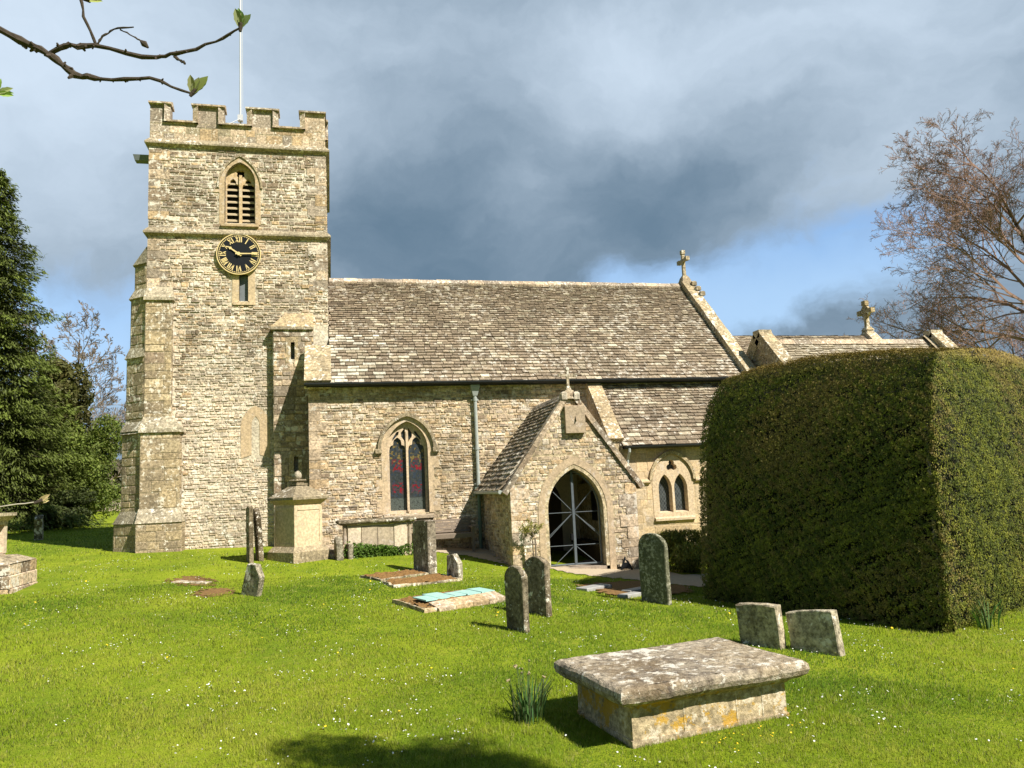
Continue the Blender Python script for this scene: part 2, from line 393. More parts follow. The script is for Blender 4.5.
def rubble(mb, frame, u0, u1, v0, v1, ok, pal, hr=(.055, .115), wr=(.13, .40), proud=(.004, .026), gap=.013, jit=.010, tint=None, R=rng, blocks=(.7, 1.9)):
    """random rubble: neighbouring panels of masonry each with courses of their own"""
    ua = u0; seed = R.randrange(10**6); bi = 0
    def off(i, v): return random.Random(seed+i*977+int(v/.085)).uniform(-.24, .24)
    while ua < u1-.02:
        ub = ua+R.uniform(*blocks); ub = u1 if u1-ub < .5 else ub; v = v0
        while v < v1:
            big = R.random() < .10; h = R.uniform(*hr)*(1.5 if big else 1); h = min(h, v1-v+.001); u = ua+(off(bi, v) if bi else 0); ue = ub+(off(bi+1, v) if ub < u1 else 0)
            tl = R.uniform(-.026, .022)*min(1, 1.2/(ub-ua)) if jit > .006 else 0
            while u < ue:
                wd = R.uniform(*wr)*(1 if R.random() < .72 else .5); a, b = u, min(u+wd, ue); u += wd
                if b-a < .04: continue
                hh = h*R.uniform(.88, 1.06); cu, cv = (a+b)/2, v+h/2+tl*(a-ua)
                if not ok(cu, cv): continue
                if not (ok(a+.03, cv) and ok(b-.03, cv)):
                    if ok(a+.03, cv): b = (a+b)/2+.03
                    elif ok(b-.03, cv): a = (a+b)/2-.03
                p = R.uniform(*proud); g = gap*R.uniform(.4, 1.6)/2; vb = cv-h/2
                J = lambda: R.uniform(-jit, jit)
                o = [(a+g+J()*.7, vb+g+J()*.8), (b-g+J()*.7, vb+g+J()*.8), (b-g+J()*.7, vb+hh-g+J()*.8), (a+g+J()*.7, vb+hh-g+J()*.8)]
                i_ = [(x+(cu-x)*min(.25, .016/max(abs(cu-x), .01)), z+(cv-z)*min(.35, .011/max(abs(cv-z), .01))) for x, z in o]
                c = pick(pal, R)
                if tint: c = tint(cu, cv, c)
                mb.add([frame(x, z, .004) for x, z in o]+[frame(x, z, -p+J()*.3) for x, z in i_], [(4, 5, 6, 7), (0, 1, 5, 4), (1, 2, 6, 5), (2, 3, 7, 6), (3, 0, 4, 7)], c)
            v += h
        ua = ub; bi += 1

SL = [((.235, .190, .138), 5), ((.185, .150, .110), 2.5), ((.285, .235, .170), 4), ((.35, .305, .225), 2.2), ((.48, .44, .34), .8)]
def slates(mb, org, U, S, Nn, ulen, slen, ex0, ex1, wr, keep=None, tint=None, R=rng):
    """courses of stone slates from the eave up; U along the eave, S up the slope, Nn outward normal"""
    org, U, S, Nn = Vector(org), Vector(U), Vector(S), Vector(Nn); s = -.06
    while s < slen:
        t = max(s, 0)/slen; e = ex0+(ex1-ex0)*t; u = -R.uniform(0, .2)
        while u < ulen:
            wd = R.uniform(*wr)*(1-.35*t); a, b = max(u, 0), min(u+wd, ulen); u += wd
            if b-a < .05: continue
            if keep and not keep((a+b)/2, s): continue
            ln = min(e*1.55, slen-s+.05); th = R.uniform(.018, .034); lo = s+R.uniform(-.012, .012); li = R.uniform(0.0, .012); sk = R.uniform(-.01, .01)
            c = pick(SL, R)
            if tint: c = tint((a+b)/2, s, c)
            def P(x, y, z): return org+U*x+S*y+Nn*z
            a2, b2 = a+.004, b-.004
            k0 = .028+li
            mb.hexa([P(a2, lo, k0), P(b2, lo+sk, k0), P(b2, lo+ln, -.012), P(a2, lo+ln, -.012)],
                    [P(a2+.006, lo+.006, k0+th), P(b2-.006, lo+sk+.006, k0+th), P(b2, lo+ln, -.012+th*.8), P(a2, lo+ln, -.012+th*.8)], c)
        s += e

def south(y):  return lambda u, v, d: (u, y+d, v)           # faces -Y
def west(x):   return lambda u, v, d: (x+d, u, v)           # faces -X
def east(x):   return lambda u, v, d: (x-d, u, v)

# ================================================================== GROUND
def axis(near, far, step, hi, grow=1.22):
    a = list(np.arange(near, far+.001, step)); s = step
    x = a[-1]
    while x < hi: s *= grow; x += s; a.append(x)
    s = step; x = a[0]
    while x > -hi: s *= grow; x -= s; a.insert(0, x)
    return np.array(a)
gx, gy = axis(-16, 16, .4, 700), axis(-4, 30, .4, 700)
GX, GY = np.meshgrid(gx, gy); zz = gza(GX.ravel(), GY.ravel())
Vg = np.column_stack([GX.ravel(), GY.ravel(), zz]); nx_, ny_ = len(gx), len(gy)
ii, jj = np.meshgrid(np.arange(nx_-1), np.arange(ny_-1)); a = (jj*nx_+ii).ravel()
tag(fast('lawn', Vg, np.column_stack([a, a+1, a+nx_+1, a+nx_]), 'ground', col=(1, 1, 1), smooth=True), kind='structure')

def draped(name, poly, mat, dz=.012, step=.25, kind='structure', col=(1, 1, 1), parent=None, wob=.0):
    xs = [p[0] for p in poly]; ys = [p[1] for p in poly]
    nxx = max(2, int((max(xs)-min(xs))/step)+2); nyy = max(2, int((max(ys)-min(ys))/step)+2)
    X, Y = np.meshgrid(np.linspace(min(xs), max(xs), nxx), np.linspace(min(ys), max(ys), nyy)); X = X.ravel(); Y = Y.ravel()
    F = []
    for j in range(nyy-1):
        for i in range(nxx-1):
            a = j*nxx+i; cx = (X[a]+X[a+1])/2; cy = (Y[a]+Y[a+nxx])/2
            if inpoly(cx+rng.uniform(-wob, wob), cy+rng.uniform(-wob, wob), poly): F.append((a, a+1, a+nxx+1, a+nxx))
    o = fast(name, np.column_stack([X, Y, gza(X, Y)+dz]), np.array(F), mat, parent, col, smooth=True)
    if kind: o['kind'] = kind
    return o
PATH = [(5.05, 18.3), (5.5, 17.2), (6.45, 16.1), (7.0, 14.9), (7.5, 14.5), (9.4, 16.0), (9.2, 16.9), (7.9, 16.8), (7.6, 18.25), (6.7, 18.75), (5.1, 18.75)]
draped('path', PATH, 'path', .014, .12, wob=.07)
GRAVEL = [(2.4, 21.7), (2.6, 20.75), (3.4, 20.2), (4.15, 18.8), (4.2, 18.25), (4.2, 21.7)]
draped('gravel_strip', GRAVEL, 'path', .013, .1, wob=.06)

# ================================================================== CHURCH
CH = thing('church', 'limestone village church with a battlemented clock tower, slated nave and gabled south porch', 'church', (0, 22, .4))
def P(mb, name, mat, parent=CH, smooth=False): return mb.build(name, mat, parent, smooth=smooth)
ALW = lambda u, v: True

# ---- tower
TX0, TX1, TY = -4.97, 0.0, 23.0
bel = arch(-2.475, .86, 9.97, 11.25, 11.85)
bel_o = arch(-2.475, 1.16, 9.92, 11.25, 12.02)
slit = [(-2.50, 7.62), (-2.50, 8.4), (-2.25, 8.4), (-2.25, 7.62)]
slit_o = [(-2.78, 7.5), (-2.70, 8.5), (-2.02, 8.5), (-2.0, 7.5)]
lanc_o = arch(-2.06, .80, 3.05, 3.95, 4.55)
clock_c = (-2.5, 9.0)
mb = MB((.56, .51, .40))
fS = south(TY)
mb.panel([(TX0, -.2), (TX0, 12.35), (TX1, 12.35), (TX1, -.2)], [bel, slit], fS, .35, rim=False)
mb.box(TX0, TX0+.3, TY+.02, 28, -.2, 12.35); mb.box(TX1-.3, TX1-.002, TY+.001, 28, -.2, 12.35); mb.box(TX0, TX1, 27.7, 28, -.2, 12.35)
mb.box(TX0+.2, TX1-.2, TY+.3, 27.8, 12.2, 12.45)
def ok_t(u, v):
    if inpoly(u, v, bel_o) or inpoly(u, v, slit_o): return False
    if inpoly(u, v, lanc_o): return False
    if u < (-4.0 if v < 4.2 else -4.27) and v < 7.75: return False
    if u > -1.52 and v < 6.9: return False
    return True
def tint_t(u, v, c):
    # broad irregular paler and browner areas of the old masonry, quoins at the corners
    if v < 6 and -3.9 < u < -1.4:
        f = 1.0+.22*math.sin(u*1.7+v*.9)*math.cos(v*.8); c = lerp3(tuple(x*f for x in c), PALE, .45)
    return c
rubble(mb, fS, TX0, TX1, .2, 9.55, ok_t, PAL_TOWER, hr=(.04, .098), wr=(.10, .34), proud=(.004, .030), tint=tint_t)
rubble(mb, fS, TX0, TX1, 9.72, 12.25, ok_t, PAL_UPPER, hr=(.05, .125), wr=(.12, .38))
# quoins at the tower's corners
v = 7.95
k = 0
while v < 12.2:
    h = rng.uniform(.24, .36); L = .55 if k % 2 else .32; k += 1
    if not (9.3 < v+h/2 < 9.95):
        for a, b in ((TX0-.012, TX0+L), (TX1-(.87-L), TX1+.012)):
            mb.rbox(a, b, TY-.020, TY+.2, v, v+h-.012, .006, pick([(CREAM, 3), (OCHRE, 1), (GREY, 4), (BROWN, 2)] if v > 9.7 else PAL_TOWER))
    v += h
# E side of the tower above the nave roof
rubble(mb, east(TX1), TY+.35, 28, 5, 12.2, ALW, PAL_UPPER)
P(mb, 'tower', 'rubble_tower')

def band(mb, x0, x1, y0, y1, prof, col=None):
    """moulding mitred round a rectangle; prof = [(out, z)...]"""
    n = len(prof); vs = []
    for o, z in prof: vs += [(x0-o, y0-o, z), (x1+o, y0-o, z), (x1+o, y1+o, z), (x0-o, y1+o, z)]
    mb.add(vs, [(4*i+j, 4*i+(j+1) % 4, 4*((i+1) % n)+(j+1) % 4, 4*((i+1) % n)+j) for i in range(n) for j in range(4)], col)
GRC = (.33, .285, .20)
for z0 in (9.60, 12.30):
    mb = MB(GRC); band(mb, TX0, TX1, TY, 28, [(.0, z0-.10), (.05, z0-.07), (.12, z0-.02), (.12, z0+.03), (.01, z0+.17)]); P(mb, 'string_course', 'coping')

# parapet with crenellations on the four sides
mb = MB((.40, .34, .23))
PW = .34; z0, zc, zm = 12.40, 12.98, 13.52
MER = [(-4.97, -4.42), (-3.80, -2.93), (-2.28, -1.38), (-.74, 0.0)]
def para(frame, rub, ends=0.0):
    cl = lambda t: min(max(t, TX0+ends), TX1-ends)
    mb.prism([(0, z0), (PW, z0), (PW, zc), (0, zc)], cl(TX0), cl(TX1), frame, (.36, .31, .21))
    if rub: rubble(mb, lambda u, v, d: frame(u, d, v), TX0, TX1, z0+.02, zc, ALW, [(CREAM, 3), (OCHRE, 2), (GREY, 2)], hr=(.2, .3), wr=(.3, .7), proud=(.003, .008), gap=.008, jit=.003)
    for i, (a, b) in enumerate(MER):
        a, b = cl(a), cl(b)
        mb.prism([(.0, zc), (PW, zc), (PW, zm), (.0, zm)], a, b, frame, pick([(CREAM, 2), (GREY, 2)]))
        # merlon cap, weathered to both sides
        mb.prism([(-.10, zm), (-.10, zm+.05), (PW/2, zm+.17), (PW+.10, zm+.05), (PW+.10, zm)], a-.035*(a > TX0+ends+.01 or not ends)+.1*(a <= TX0+ends+.01 and ends > 0), b+.035*(b < TX1-ends-.01 or not ends)-.1*(b >= TX1-ends-.01 and ends > 0), frame, pick([(GREY, 2), (CREAM, 2)]))
        # chamfered mouldings running down the merlon's edges
        for (p, q, s_) in ((a, a+.15, 1), (b-.15, b, -1)):
            if (i == 0 and s_ == 1) or (i == 3 and s_ == -1): continue
            e0, e1 = (p, q) if s_ == 1 else (q, p)
            vs = [frame(e0, -.02, zc), frame(e1, -.09, zc), frame(e1, 0, zc), frame(e0, 0, zc), frame(e0, -.02, zm), frame(e1, -.09, zm), frame(e1, 0, zm), frame(e0, 0, zm)]
            mb.add(vs, [(0, 1, 5, 4), (1, 2, 6, 5), (0, 3, 7, 4), (4, 5, 6, 7), (3, 2, 1, 0)], pick([(GREY, 2), (CREAM, 1)]))
    for i in range(3):
        a, b = MER[i][1], MER[i+1][0]
        mb.prism([(-.09, zc), (-.09, zc+.05), (PW/2, zc+.14), (PW+.08, zc+.05), (PW+.08, zc)], a-.16, b+.16, frame, pick([(GREY, 1), (CREAM, 3)]))
cy = 28-TY
para(lambda t, p, q: (t, TY+p, q), True)
sy = cy/(TX1-TX0)
para(lambda t, p, q: (t, 28-p, q), False)
para(lambda t, p, q: (TX1-p, TY+(TX1-t)*sy, q), False, PW/sy+.004)
para(lambda t, p, q: (TX0+p, TY+(TX1-t)*sy, q), False, PW/sy+.004)
P(mb, 'battlement', 'coping')

mb = MB(); mb.tube([(-2.72, 25.4, 12.4), (-2.72, 25.4, 19.6)], [.034, .026], 8); mb.tube([(-2.72, 25.4, 19.6), (-2.72, 25.4, 19.75)], [.08, .02], 8)
mb.tube([(-2.72, 25.3, 14.35), (-3.45, 24.0, 13.2)], .014, 5); mb.tube([(-2.64, 25.38, 14.5), (-2.66, 25.38, 19.4)], .008, 4); mb.box(-2.80, -2.64, 25.3, 25.46, 14.3, 14.5)
pole = thing('flagpole', 'tall white flagpole standing on the roof of the church tower', 'flagpole', (-2.72, 25.4, 12.45)); mb.build('pole', 'whitepole', pole)
mb = MB(); mb.fr(-5.48, -4.8, 23.5, 23.75, 11.98, -5.52, -4.8, 23.45, 23.8, 12.14); P(mb, 'water_spout', 'lead')

# belfry window: dressed surround, tracery with two lights, louvres
def window(name, ring_in, ring_out, frame, mat_s, hood=None, sill=None, col=(.48, .385, .235)):
    mb = MB(col); mb.ring(ring_in, ring_out, frame, -.018, .30)
    if sill: mb.prism([(-.09, sill[2]-.12), (-.09, sill[2]-.05), (.22, sill[2]+.03), (.22, sill[2]-.12)], sill[0], sill[1], lambda t, p, q: frame(t, q, p))
    return mb
mb = window('w', bel, bel_o, fS, None, sill=(-3.0, -1.95, 9.97), col=(.42, .335, .20)); BW = P(mb, 'belfry_window', 'ashlar')
l1, l2 = cusped(-2.69, .35, 10.03, 11.08, 11.40), cusped(-2.26, .35, 10.03, 11.08, 11.40)
tre = quatre(-2.475, 11.56, .13, 6, 4, pi/4)
mb = MB((.46, .36, .20)); mb.panel(bel, [l1, l2, tre], south(TY+.17), .12, rim=False, back=True)
mb.box(-2.515, -2.435, TY+.12, TY+.17, 10.0, 11.5); P(mb, 'tracery', 'ashlar', BW)
for cx in (-2.69, -2.26):
    mb = MB()
    for i in range(7):
        z = 10.08+i*.19
        mb.hexa([(cx-.19, TY+.20, z), (cx+.19, TY+.20, z), (cx+.19, TY+.36, z+.10), (cx-.19, TY+.36, z+.10)], [(cx-.19, TY+.20, z+.045), (cx+.19, TY+.20, z+.045), (cx+.19, TY+.36, z+.145), (cx-.19, TY+.36, z+.145)])
    P(mb, 'louvre', 'louvre', BW)
mb = MB(); mb.box(-3.0, -1.9, TY+.36, TY+.4, 9.9, 12.0); P(mb, 'shade_sheet', 'dark', BW)  # near-black sheet: the shade inside the belfry put into its colour
mb = MB((.36, .30, .20)); mb.ring(arch(-2.475, 1.16, 0, 11.05, 12.02, foot=False), arch(-2.475, 1.28, 0, 11.05, 12.09, foot=False), fS, -.055, .05); P(mb, 'hood_mould', 'coping', BW)

# clock
CK = thing  # (the clock is a part of the church)
def disc(mb, c, r, y0, y1, n=48, r2=None):
    a = [(c[0]+r*cos(2*pi*i/n), c[1]+r*sin(2*pi*i/n)) for i in range(n)]
    vs = [(x, y0, z) for x, z in a]+[(x, y1, z) for x, z in a]
    mb.add(vs, [tuple(range(n)), tuple(range(n, 2*n))]+[(i, (i+1) % n, n+(i+1) % n, n+i) for i in range(n)])
mb = MB(); disc(mb, clock_c, .615, TY-.10, TY+.02); CK = P(mb, 'clock', 'black')
mb = MB()
n = 60
def ringc(mb, ra, rb, y0, y1):
    mb.ring([(clock_c[0]+ra*cos(2*pi*i/n), clock_c[1]+ra*sin(2*pi*i/n)) for i in range(n)], [(clock_c[0]+rb*cos(2*pi*i/n), clock_c[1]+rb*sin(2*pi*i/n)) for i in range(n)], south(0), y0, y1, closed=True)
ringc(mb, .592, .618, TY-.118, TY-.05); P(mb, 'clock_rim', 'gold', CK)
mb = MB()
ri_ = []; ro_ = []
for i in range(60):
    for da, rr_ in ((-.020, .553), (-.0185, .534), (.0185, .534), (.020, .553)):
        a = 2*pi*i/60+da*(1.7 if i % 5 == 0 else 1); ri_.append((clock_c[0]+rr_*cos(a), clock_c[1]+rr_*sin(a))); ro_.append((clock_c[0]+.560*cos(a), clock_c[1]+.560*sin(a)))
mb.ring(ri_, ro_, south(0), TY-.106, TY-.10, closed=True)
P(mb, 'minute_track', 'gold', CK)
NUM = ['XII', 'I', 'II', 'III', 'IV', 'V', 'VI', 'VII', 'VIII', 'IX', 'X', 'XI']
for i, s in enumerate(NUM):
    mb = MB(); a = pi/2-2*pi*i/12; rad = Vector((cos(a), sin(a))); tan = Vector((sin(a), -cos(a)))
    wid = {'I': .036, 'V': .085, 'X': .085}; tot = sum(wid[c] for c in s)+.010*(len(s)-1); sc = min(1.1, .185/tot); x = -tot/2
    H0, H1 = .355, .520
    def bar(xa, za, xb, zb, tk):
        A = rad*za+tan*(xa*sc); B = rad*zb+tan*(xb*sc); dv = (B-A).normalized(); nv = Vector((-dv.y, dv.x))*tk/2
        q = [A-nv, B-nv, B+nv, A+nv]
        mb.add([(clock_c[0]+p.x, TY-.102-dy, clock_c[1]+p.y) for dy in (0, .008) for p in q], [(4, 5, 6, 7), (0, 1, 5, 4), (1, 2, 6, 5), (2, 3, 7, 6), (3, 0, 4, 7)])
    for c in s:
        m_ = x+wid[c]/2
        if c == 'I': bar(m_, H0, m_, H1, .028)
        elif c == 'V': bar(m_-.032, H1, m_, H0, .030); bar(m_+.032, H1, m_, H0, .017)
        else: bar(m_-.034, H1, m_+.034, H0, .030); bar(m_+.034, H1, m_-.034, H0, .017)
        x += wid[c]+.010
    P(mb, 'numeral', 'gold', CK)
def hand(hr, length, wd, y):
    mb = MB(); a = pi/2-2*pi*hr/12; dv = Vector((cos(a), sin(a))); nv = Vector((-dv.y, dv.x))
    q = [dv*-.09-nv*wd*.6, dv*length*.7-nv*wd*.4, dv*length*.78-nv*wd*1.0, dv*length, dv*length*.78+nv*wd*1.0, dv*length*.7+nv*wd*.4, dv*-.09+nv*wd*.6]
    m_ = len(q); mb.add([(clock_c[0]+p.x, y-dy, clock_c[1]+p.y) for dy in (0, .012) for p in q], [tuple(range(m_, 2*m_))]+[(i, (i+1) % m_, m_+(i+1) % m_, m_+i) for i in range(m_)])
    P(mb, 'clock_hand', 'gold', CK)
hand(10.2, .36, .045, TY-.125); hand(2.95, .54, .034, TY-.145)
mb = MB(); disc(mb, clock_c, .05, TY-.165, TY-.12, 16); P(mb, 'hub', 'gold', CK)

# slit window below the clock, blocked lancet lower down
mb = MB((.50, .41, .25)); mb.ring(slit[:], [(-2.70, 7.5), (-2.68, 8.5), (-2.07, 8.5), (-2.05, 7.5)], fS, -.016, .3); mb.prism([(-.05, 7.50), (-.05, 7.58), (.2, 7.63), (.2, 7.5)], -2.66, -2.09, lambda t, p, q: (t, TY+p, q)); SW = P(mb, 'tower_slit_window', 'ashlar')
mb = MB(); mb.box(-2.55, -2.2, TY+.12, TY+.14, 7.6, 8.45); P(mb, 'pane', 'lead', SW)
mb = MB((.46, .37, .225)); li = arch(-2.06, .22, 3.15, 4.0, 4.25); mb.ring(li, lanc_o, fS, -.012, .05); 
mb.add([(x, TY+.03, z) for x, z in li], [tuple(range(len(li)))], (.54, .48, .36)); P(mb, 'blocked_lancet', 'ashlar')

# buttresses at the south-west corner
def butt(mb, x0, x1, y0, y1, z0, z1, pal=PAL_BUTT, hr=(.16, .30), wr=(.28, .62)):
    mb.box(x0, x1, y0, y1, z0, z1, (.30, .25, .165))
    rubble(mb, south(y0), x0, x1, z0, z1, ALW, pal, hr=hr, wr=wr, proud=(.004, .014), gap=.010, jit=.005)
    rubble(mb, east(x1), y0, y1, z0, z1, ALW, pal, hr=hr, wr=wr, proud=(.004, .014), gap=.010, jit=.005)
LICH = (.38, .34, .25)
mb = MB()
butt(mb, -5.06, -3.92, 22.50, 23.0, -.1, 1.42); mb.fr(-5.08, -3.90, 22.47, 23, 1.40, -5.05, -4.0, 22.72, 23, 1.78, LICH)
butt(mb, -5.03, -4.02, 22.72, 23.0, 1.6, 3.86); mb.box(-5.07, -3.95, 22.65, 23, 3.84, 3.95, LICH); mb.fr(-5.07, -3.95, 22.65, 23, 3.95, -4.98, -4.25, 22.84, 23, 4.30, LICH)
butt(mb, -4.98, -4.28, 22.84, 23.0, 4.1, 7.60); mb.box(-5.02, -4.23, 22.77, 23, 7.58, 7.66, LICH); mb.fr(-5.02, -4.23, 22.77, 23, 7.66, -4.97, -4.3, 22.98, 23, 8.02, LICH)
P(mb, 'buttress', 'coping')
def plan(x, y, z, g=0.0, x1=-4.99): return [(x1, y-g, z), (x-g, y+(x1-x)*.85-g*.3, z), (x-g, 24.1, z), (x1, 24.1, z)]
def flat4(p): return [p[1], p[0], p[3], p[2]]
def splay(mb, x, y, z0, z1):
    """west buttress with a canted outer face"""
    mb.hexa(flat4(plan(x, y, z0)), flat4(plan(x, y, z1)), (.30, .25, .165)); L = hypot(-4.99-x, (-4.99-x)*.85); ca, sa = (-4.99-x)/L, (-4.99-x)*.85/L
    rubble(mb, lambda u, v, d: (-4.99-u*ca+d*sa, y+u*sa+d*ca, v), 0, L, z0, z1, ALW, PAL_BUTT, hr=(.16, .30), wr=(.28, .62), proud=(.004, .014), gap=.010, jit=.005)
def slope(mb, xa, ya, za, xb, yb, zb, g=.06): mb.hexa(flat4(plan(xa, ya, za, g)), flat4(plan(xb, yb, zb)), LICH)
mb = MB()
splay(mb, -5.80, 22.62, -.1, 1.42); slope(mb, -5.80, 22.62, 1.40, -5.62, 22.76, 1.75, .03)
splay(mb, -5.62, 22.76, 1.6, 3.86); slope(mb, -5.62, 22.76, 3.84, -5.62, 22.76, 3.92, .06); slope(mb, -5.62, 22.76, 3.91, -5.54, 22.86, 4.2)
splay(mb, -5.55, 22.86, 4.1, 6.0); slope(mb, -5.55, 22.86, 5.98, -5.46, 22.90, 6.3)
splay(mb, -5.46, 22.90, 6.2, 7.72); slope(mb, -5.46, 22.90, 7.7, -5.37, 22.98, 7.98)
splay(mb, -5.37, 22.98, 7.9, 8.72); slope(mb, -5.37, 22.98, 8.7, -5.02, 23.02, 9.2)
P(mb, 'buttress', 'coping')

# stair turret between tower and nave
mb = MB(); tx0, tx1, ty = -1.55, -.42, 22.74
s1 = [(-1.06, 5.85), (-1.06, 6.35), (-.95, 6.35), (-.95, 5.85)]; s2 = [(-1.0, 2.62), (-1.0, 3.05), (-.88, 3.05), (-.88, 2.62)]
mb.panel([(tx0, -.1), (tx0, 6.72), (tx1, 6.72), (tx1, -.1)], [s1, s2], south(ty), .3, (.30, .25, .17), rim=False)
mb.box(tx0, tx0+.2, ty+.01, 23, -.1, 6.7, (.3, .25, .17)); mb.box(tx0+.2, tx1, ty+.3, ty+.4, .3, 6.7, (.01, .01, .01))
so1 = [(-1.2, 5.75), (-1.2, 6.5), (-.86, 6.5), (-.86, 5.75)]; so2 = [(-1.14, 2.5), (-1.14, 3.2), (-.78, 3.2), (-.78, 2.5)]
rubble(mb, south(ty), tx0, tx1, .2, 6.7, lambda u, v: not (inpoly(u, v, so1) or inpoly(u, v, so2)), [(CREAM, 2), (OCHRE, 2), (BROWN, 3), (GREY, 3)], hr=(.10, .24), wr=(.18, .5))
for q, o in ((s1, so1), (s2, so2)): mb.ring(q, o, south(ty), -.016, .2, (.42, .34, .21), closed=True)
mb.box(tx0-.07, tx1, ty-.07, 23, 6.72, 6.80, GRC); mb.fr(tx0-.07, tx1, ty-.07, 23, 6.80, tx0+.35, tx1, 22.97, 23, 7.25, (.45, .36, .22))
P(mb, 'stair_turret', 'rubble_tower')

# ---- nave
NX0, NX1, NY = -.55, 12.8, 21.73
nw_in = arch(2.11, 1.14, 1.32, 3.10, 3.88); nw_out = arch(2.11, 1.46, 1.30, 3.10, 4.02)
mb = MB((.50, .43, .29)); fN = south(NY)
mb.panel([(NX0, -.5), (NX0, 5.0), (NX1, 5.0), (NX1, -.5)], [nw_in], fN, .35, rim=False)
mb.box(NX0, NX0+.3, NY+.001, 23.2, -.3, 5.0); mb.panel([(NY, -.5), (NY, 4.9), (25.4, 8.7), (29.07, 4.9), (29.07, -.5)], [], east(NX1+.001), .3)
mb.box(NX0, NX1, 28.8, 29.07, -.5, 4.9)
def ok_n(u, v):
    if inpoly(u, v, nw_out): return False
    if 4.4 < u < 7.2 and v < 2.0: return False
    if u > 7.5 and v < 4.7: return False
    return True
rubble(mb, fN, NX0+.0, 9.0, .1, 4.92, ok_n, PAL_NAVE, hr=(.045, .095), wr=(.11, .34))
v = .3; k = 0
while v < 4.8:
    h = rng.uniform(.2, .32); L = .5 if k % 2 else .3; k += 1
    mb.rbox(NX0-.008, NX0+L, NY-.02, NY+.2, v, v+h-.014, .008, pick([(CREAM, 3), (OCHRE, 2)])); v += h
P(mb, 'nave_wall', 'rubble')
th = atan2(8.9-4.98, 25.4-21.5); S = Vector((0, cos(th), sin(th))); Nn = Vector((0, -sin(th), cos(th))); SLEN = hypot(8.9-4.98, 25.4-21.5)
mb = MB()
def bleached(u, s, c):
    # a patch of white lichen over the slates beside the tower
    if u < 1.6 and s < 2.4 and rng.random() < .5*(1-u/2.2): return lerp3(c, (.62, .60, .51), rng.uniform(.5, .95))
    return c
mb.add([(.0, 21.5, 4.97), (12.7, 21.5, 4.97), (12.7, 25.4, 8.88), (.0, 25.4, 8.88), (.0, 29.3, 4.97), (12.7, 29.3, 4.97)], [(0, 1, 2, 3), (3, 2, 5, 4)], (.10, .08, .06))
slates(mb, (0.02, 21.5, 4.98), (1, 0, 0), S, Nn, 12.66, SLEN, .165, .085, (.15, .38), tint=bleached)
NR_ = P(mb, 'nave_roof', 'slate')
mb = MB((.42, .37, .27)); u = .05
while u < 12.55:
    L = rng.uniform(.42, .6); c = pick([(CREAM, 2), (GREY, 3)]); e = rng.uniform(-.01, .01)
    mb.prism([(25.24, 8.80+e), (25.22, 8.86+e), (25.4, 9.02+e), (25.58, 8.86+e), (25.56, 8.80+e)], u, min(u+L-.012, 12.6), lambda t, p, q: (t, p, q), c); u += L
P(mb, 'ridge', 'coping', NR_)
def raked(mb, x0, x1, ya, za, yb, zb, over=.10, thick=.26, col=(.40, .33, .21), seg=.8):
    """sloping coping stones from (ya,za) low to (yb,zb) high, lying in slabs"""
    a = Vector((0, ya, za)); b = Vector((0, yb, zb)); L = (b-a).length; dv = (b-a)/L; nv = Vector((0, -dv.z, dv.y))
    if nv.z < 0: nv = -nv
    s = 0
    while s < L-.01:
        e = min(s+seg*rng.uniform(.85, 1.15), L)
        if L-e < .25: e = L
        kf = rng.uniform(.86, 1.12); c = tuple(x*kf for x in col)
        p0, p1 = a+dv*s, a+dv*(e-.012); lo = -thick; hi = over+rng.uniform(-.006, .006)
        if yb > ya: q = [(p0, lo), (p1, lo), (p1, hi), (p0, hi)]
        vs = [(x,)+tuple((p+nv*h)[1:]) for x in (x0, x1) for p, h in ((p0, lo), (p1, lo), (p1, hi), (p0, hi))]
        mb.add(vs, [(3, 2, 1, 0), (4, 5, 6, 7), (0, 1, 5, 4), (1, 2, 6, 5), (2, 3, 7, 6), (3, 0, 4, 7)], c); s = e
mb = MB()
raked(mb, 12.62, 13.02, 21.42, 5.02, 25.35, 8.98, .16, .3); P(mb, 'gable_coping', 'coping'); mb = MB(); raked(mb, 12.62, 13.02, 29.38, 5.02, 25.42, 8.98, .16, .3)
P(mb, 'gable_coping', 'coping')
mb = MB((.40, .33, .21)); mb.box(12.64, 13.0, 21.38, 21.8, 4.7, 5.05); P(mb, 'kneeler_stone', 'coping')
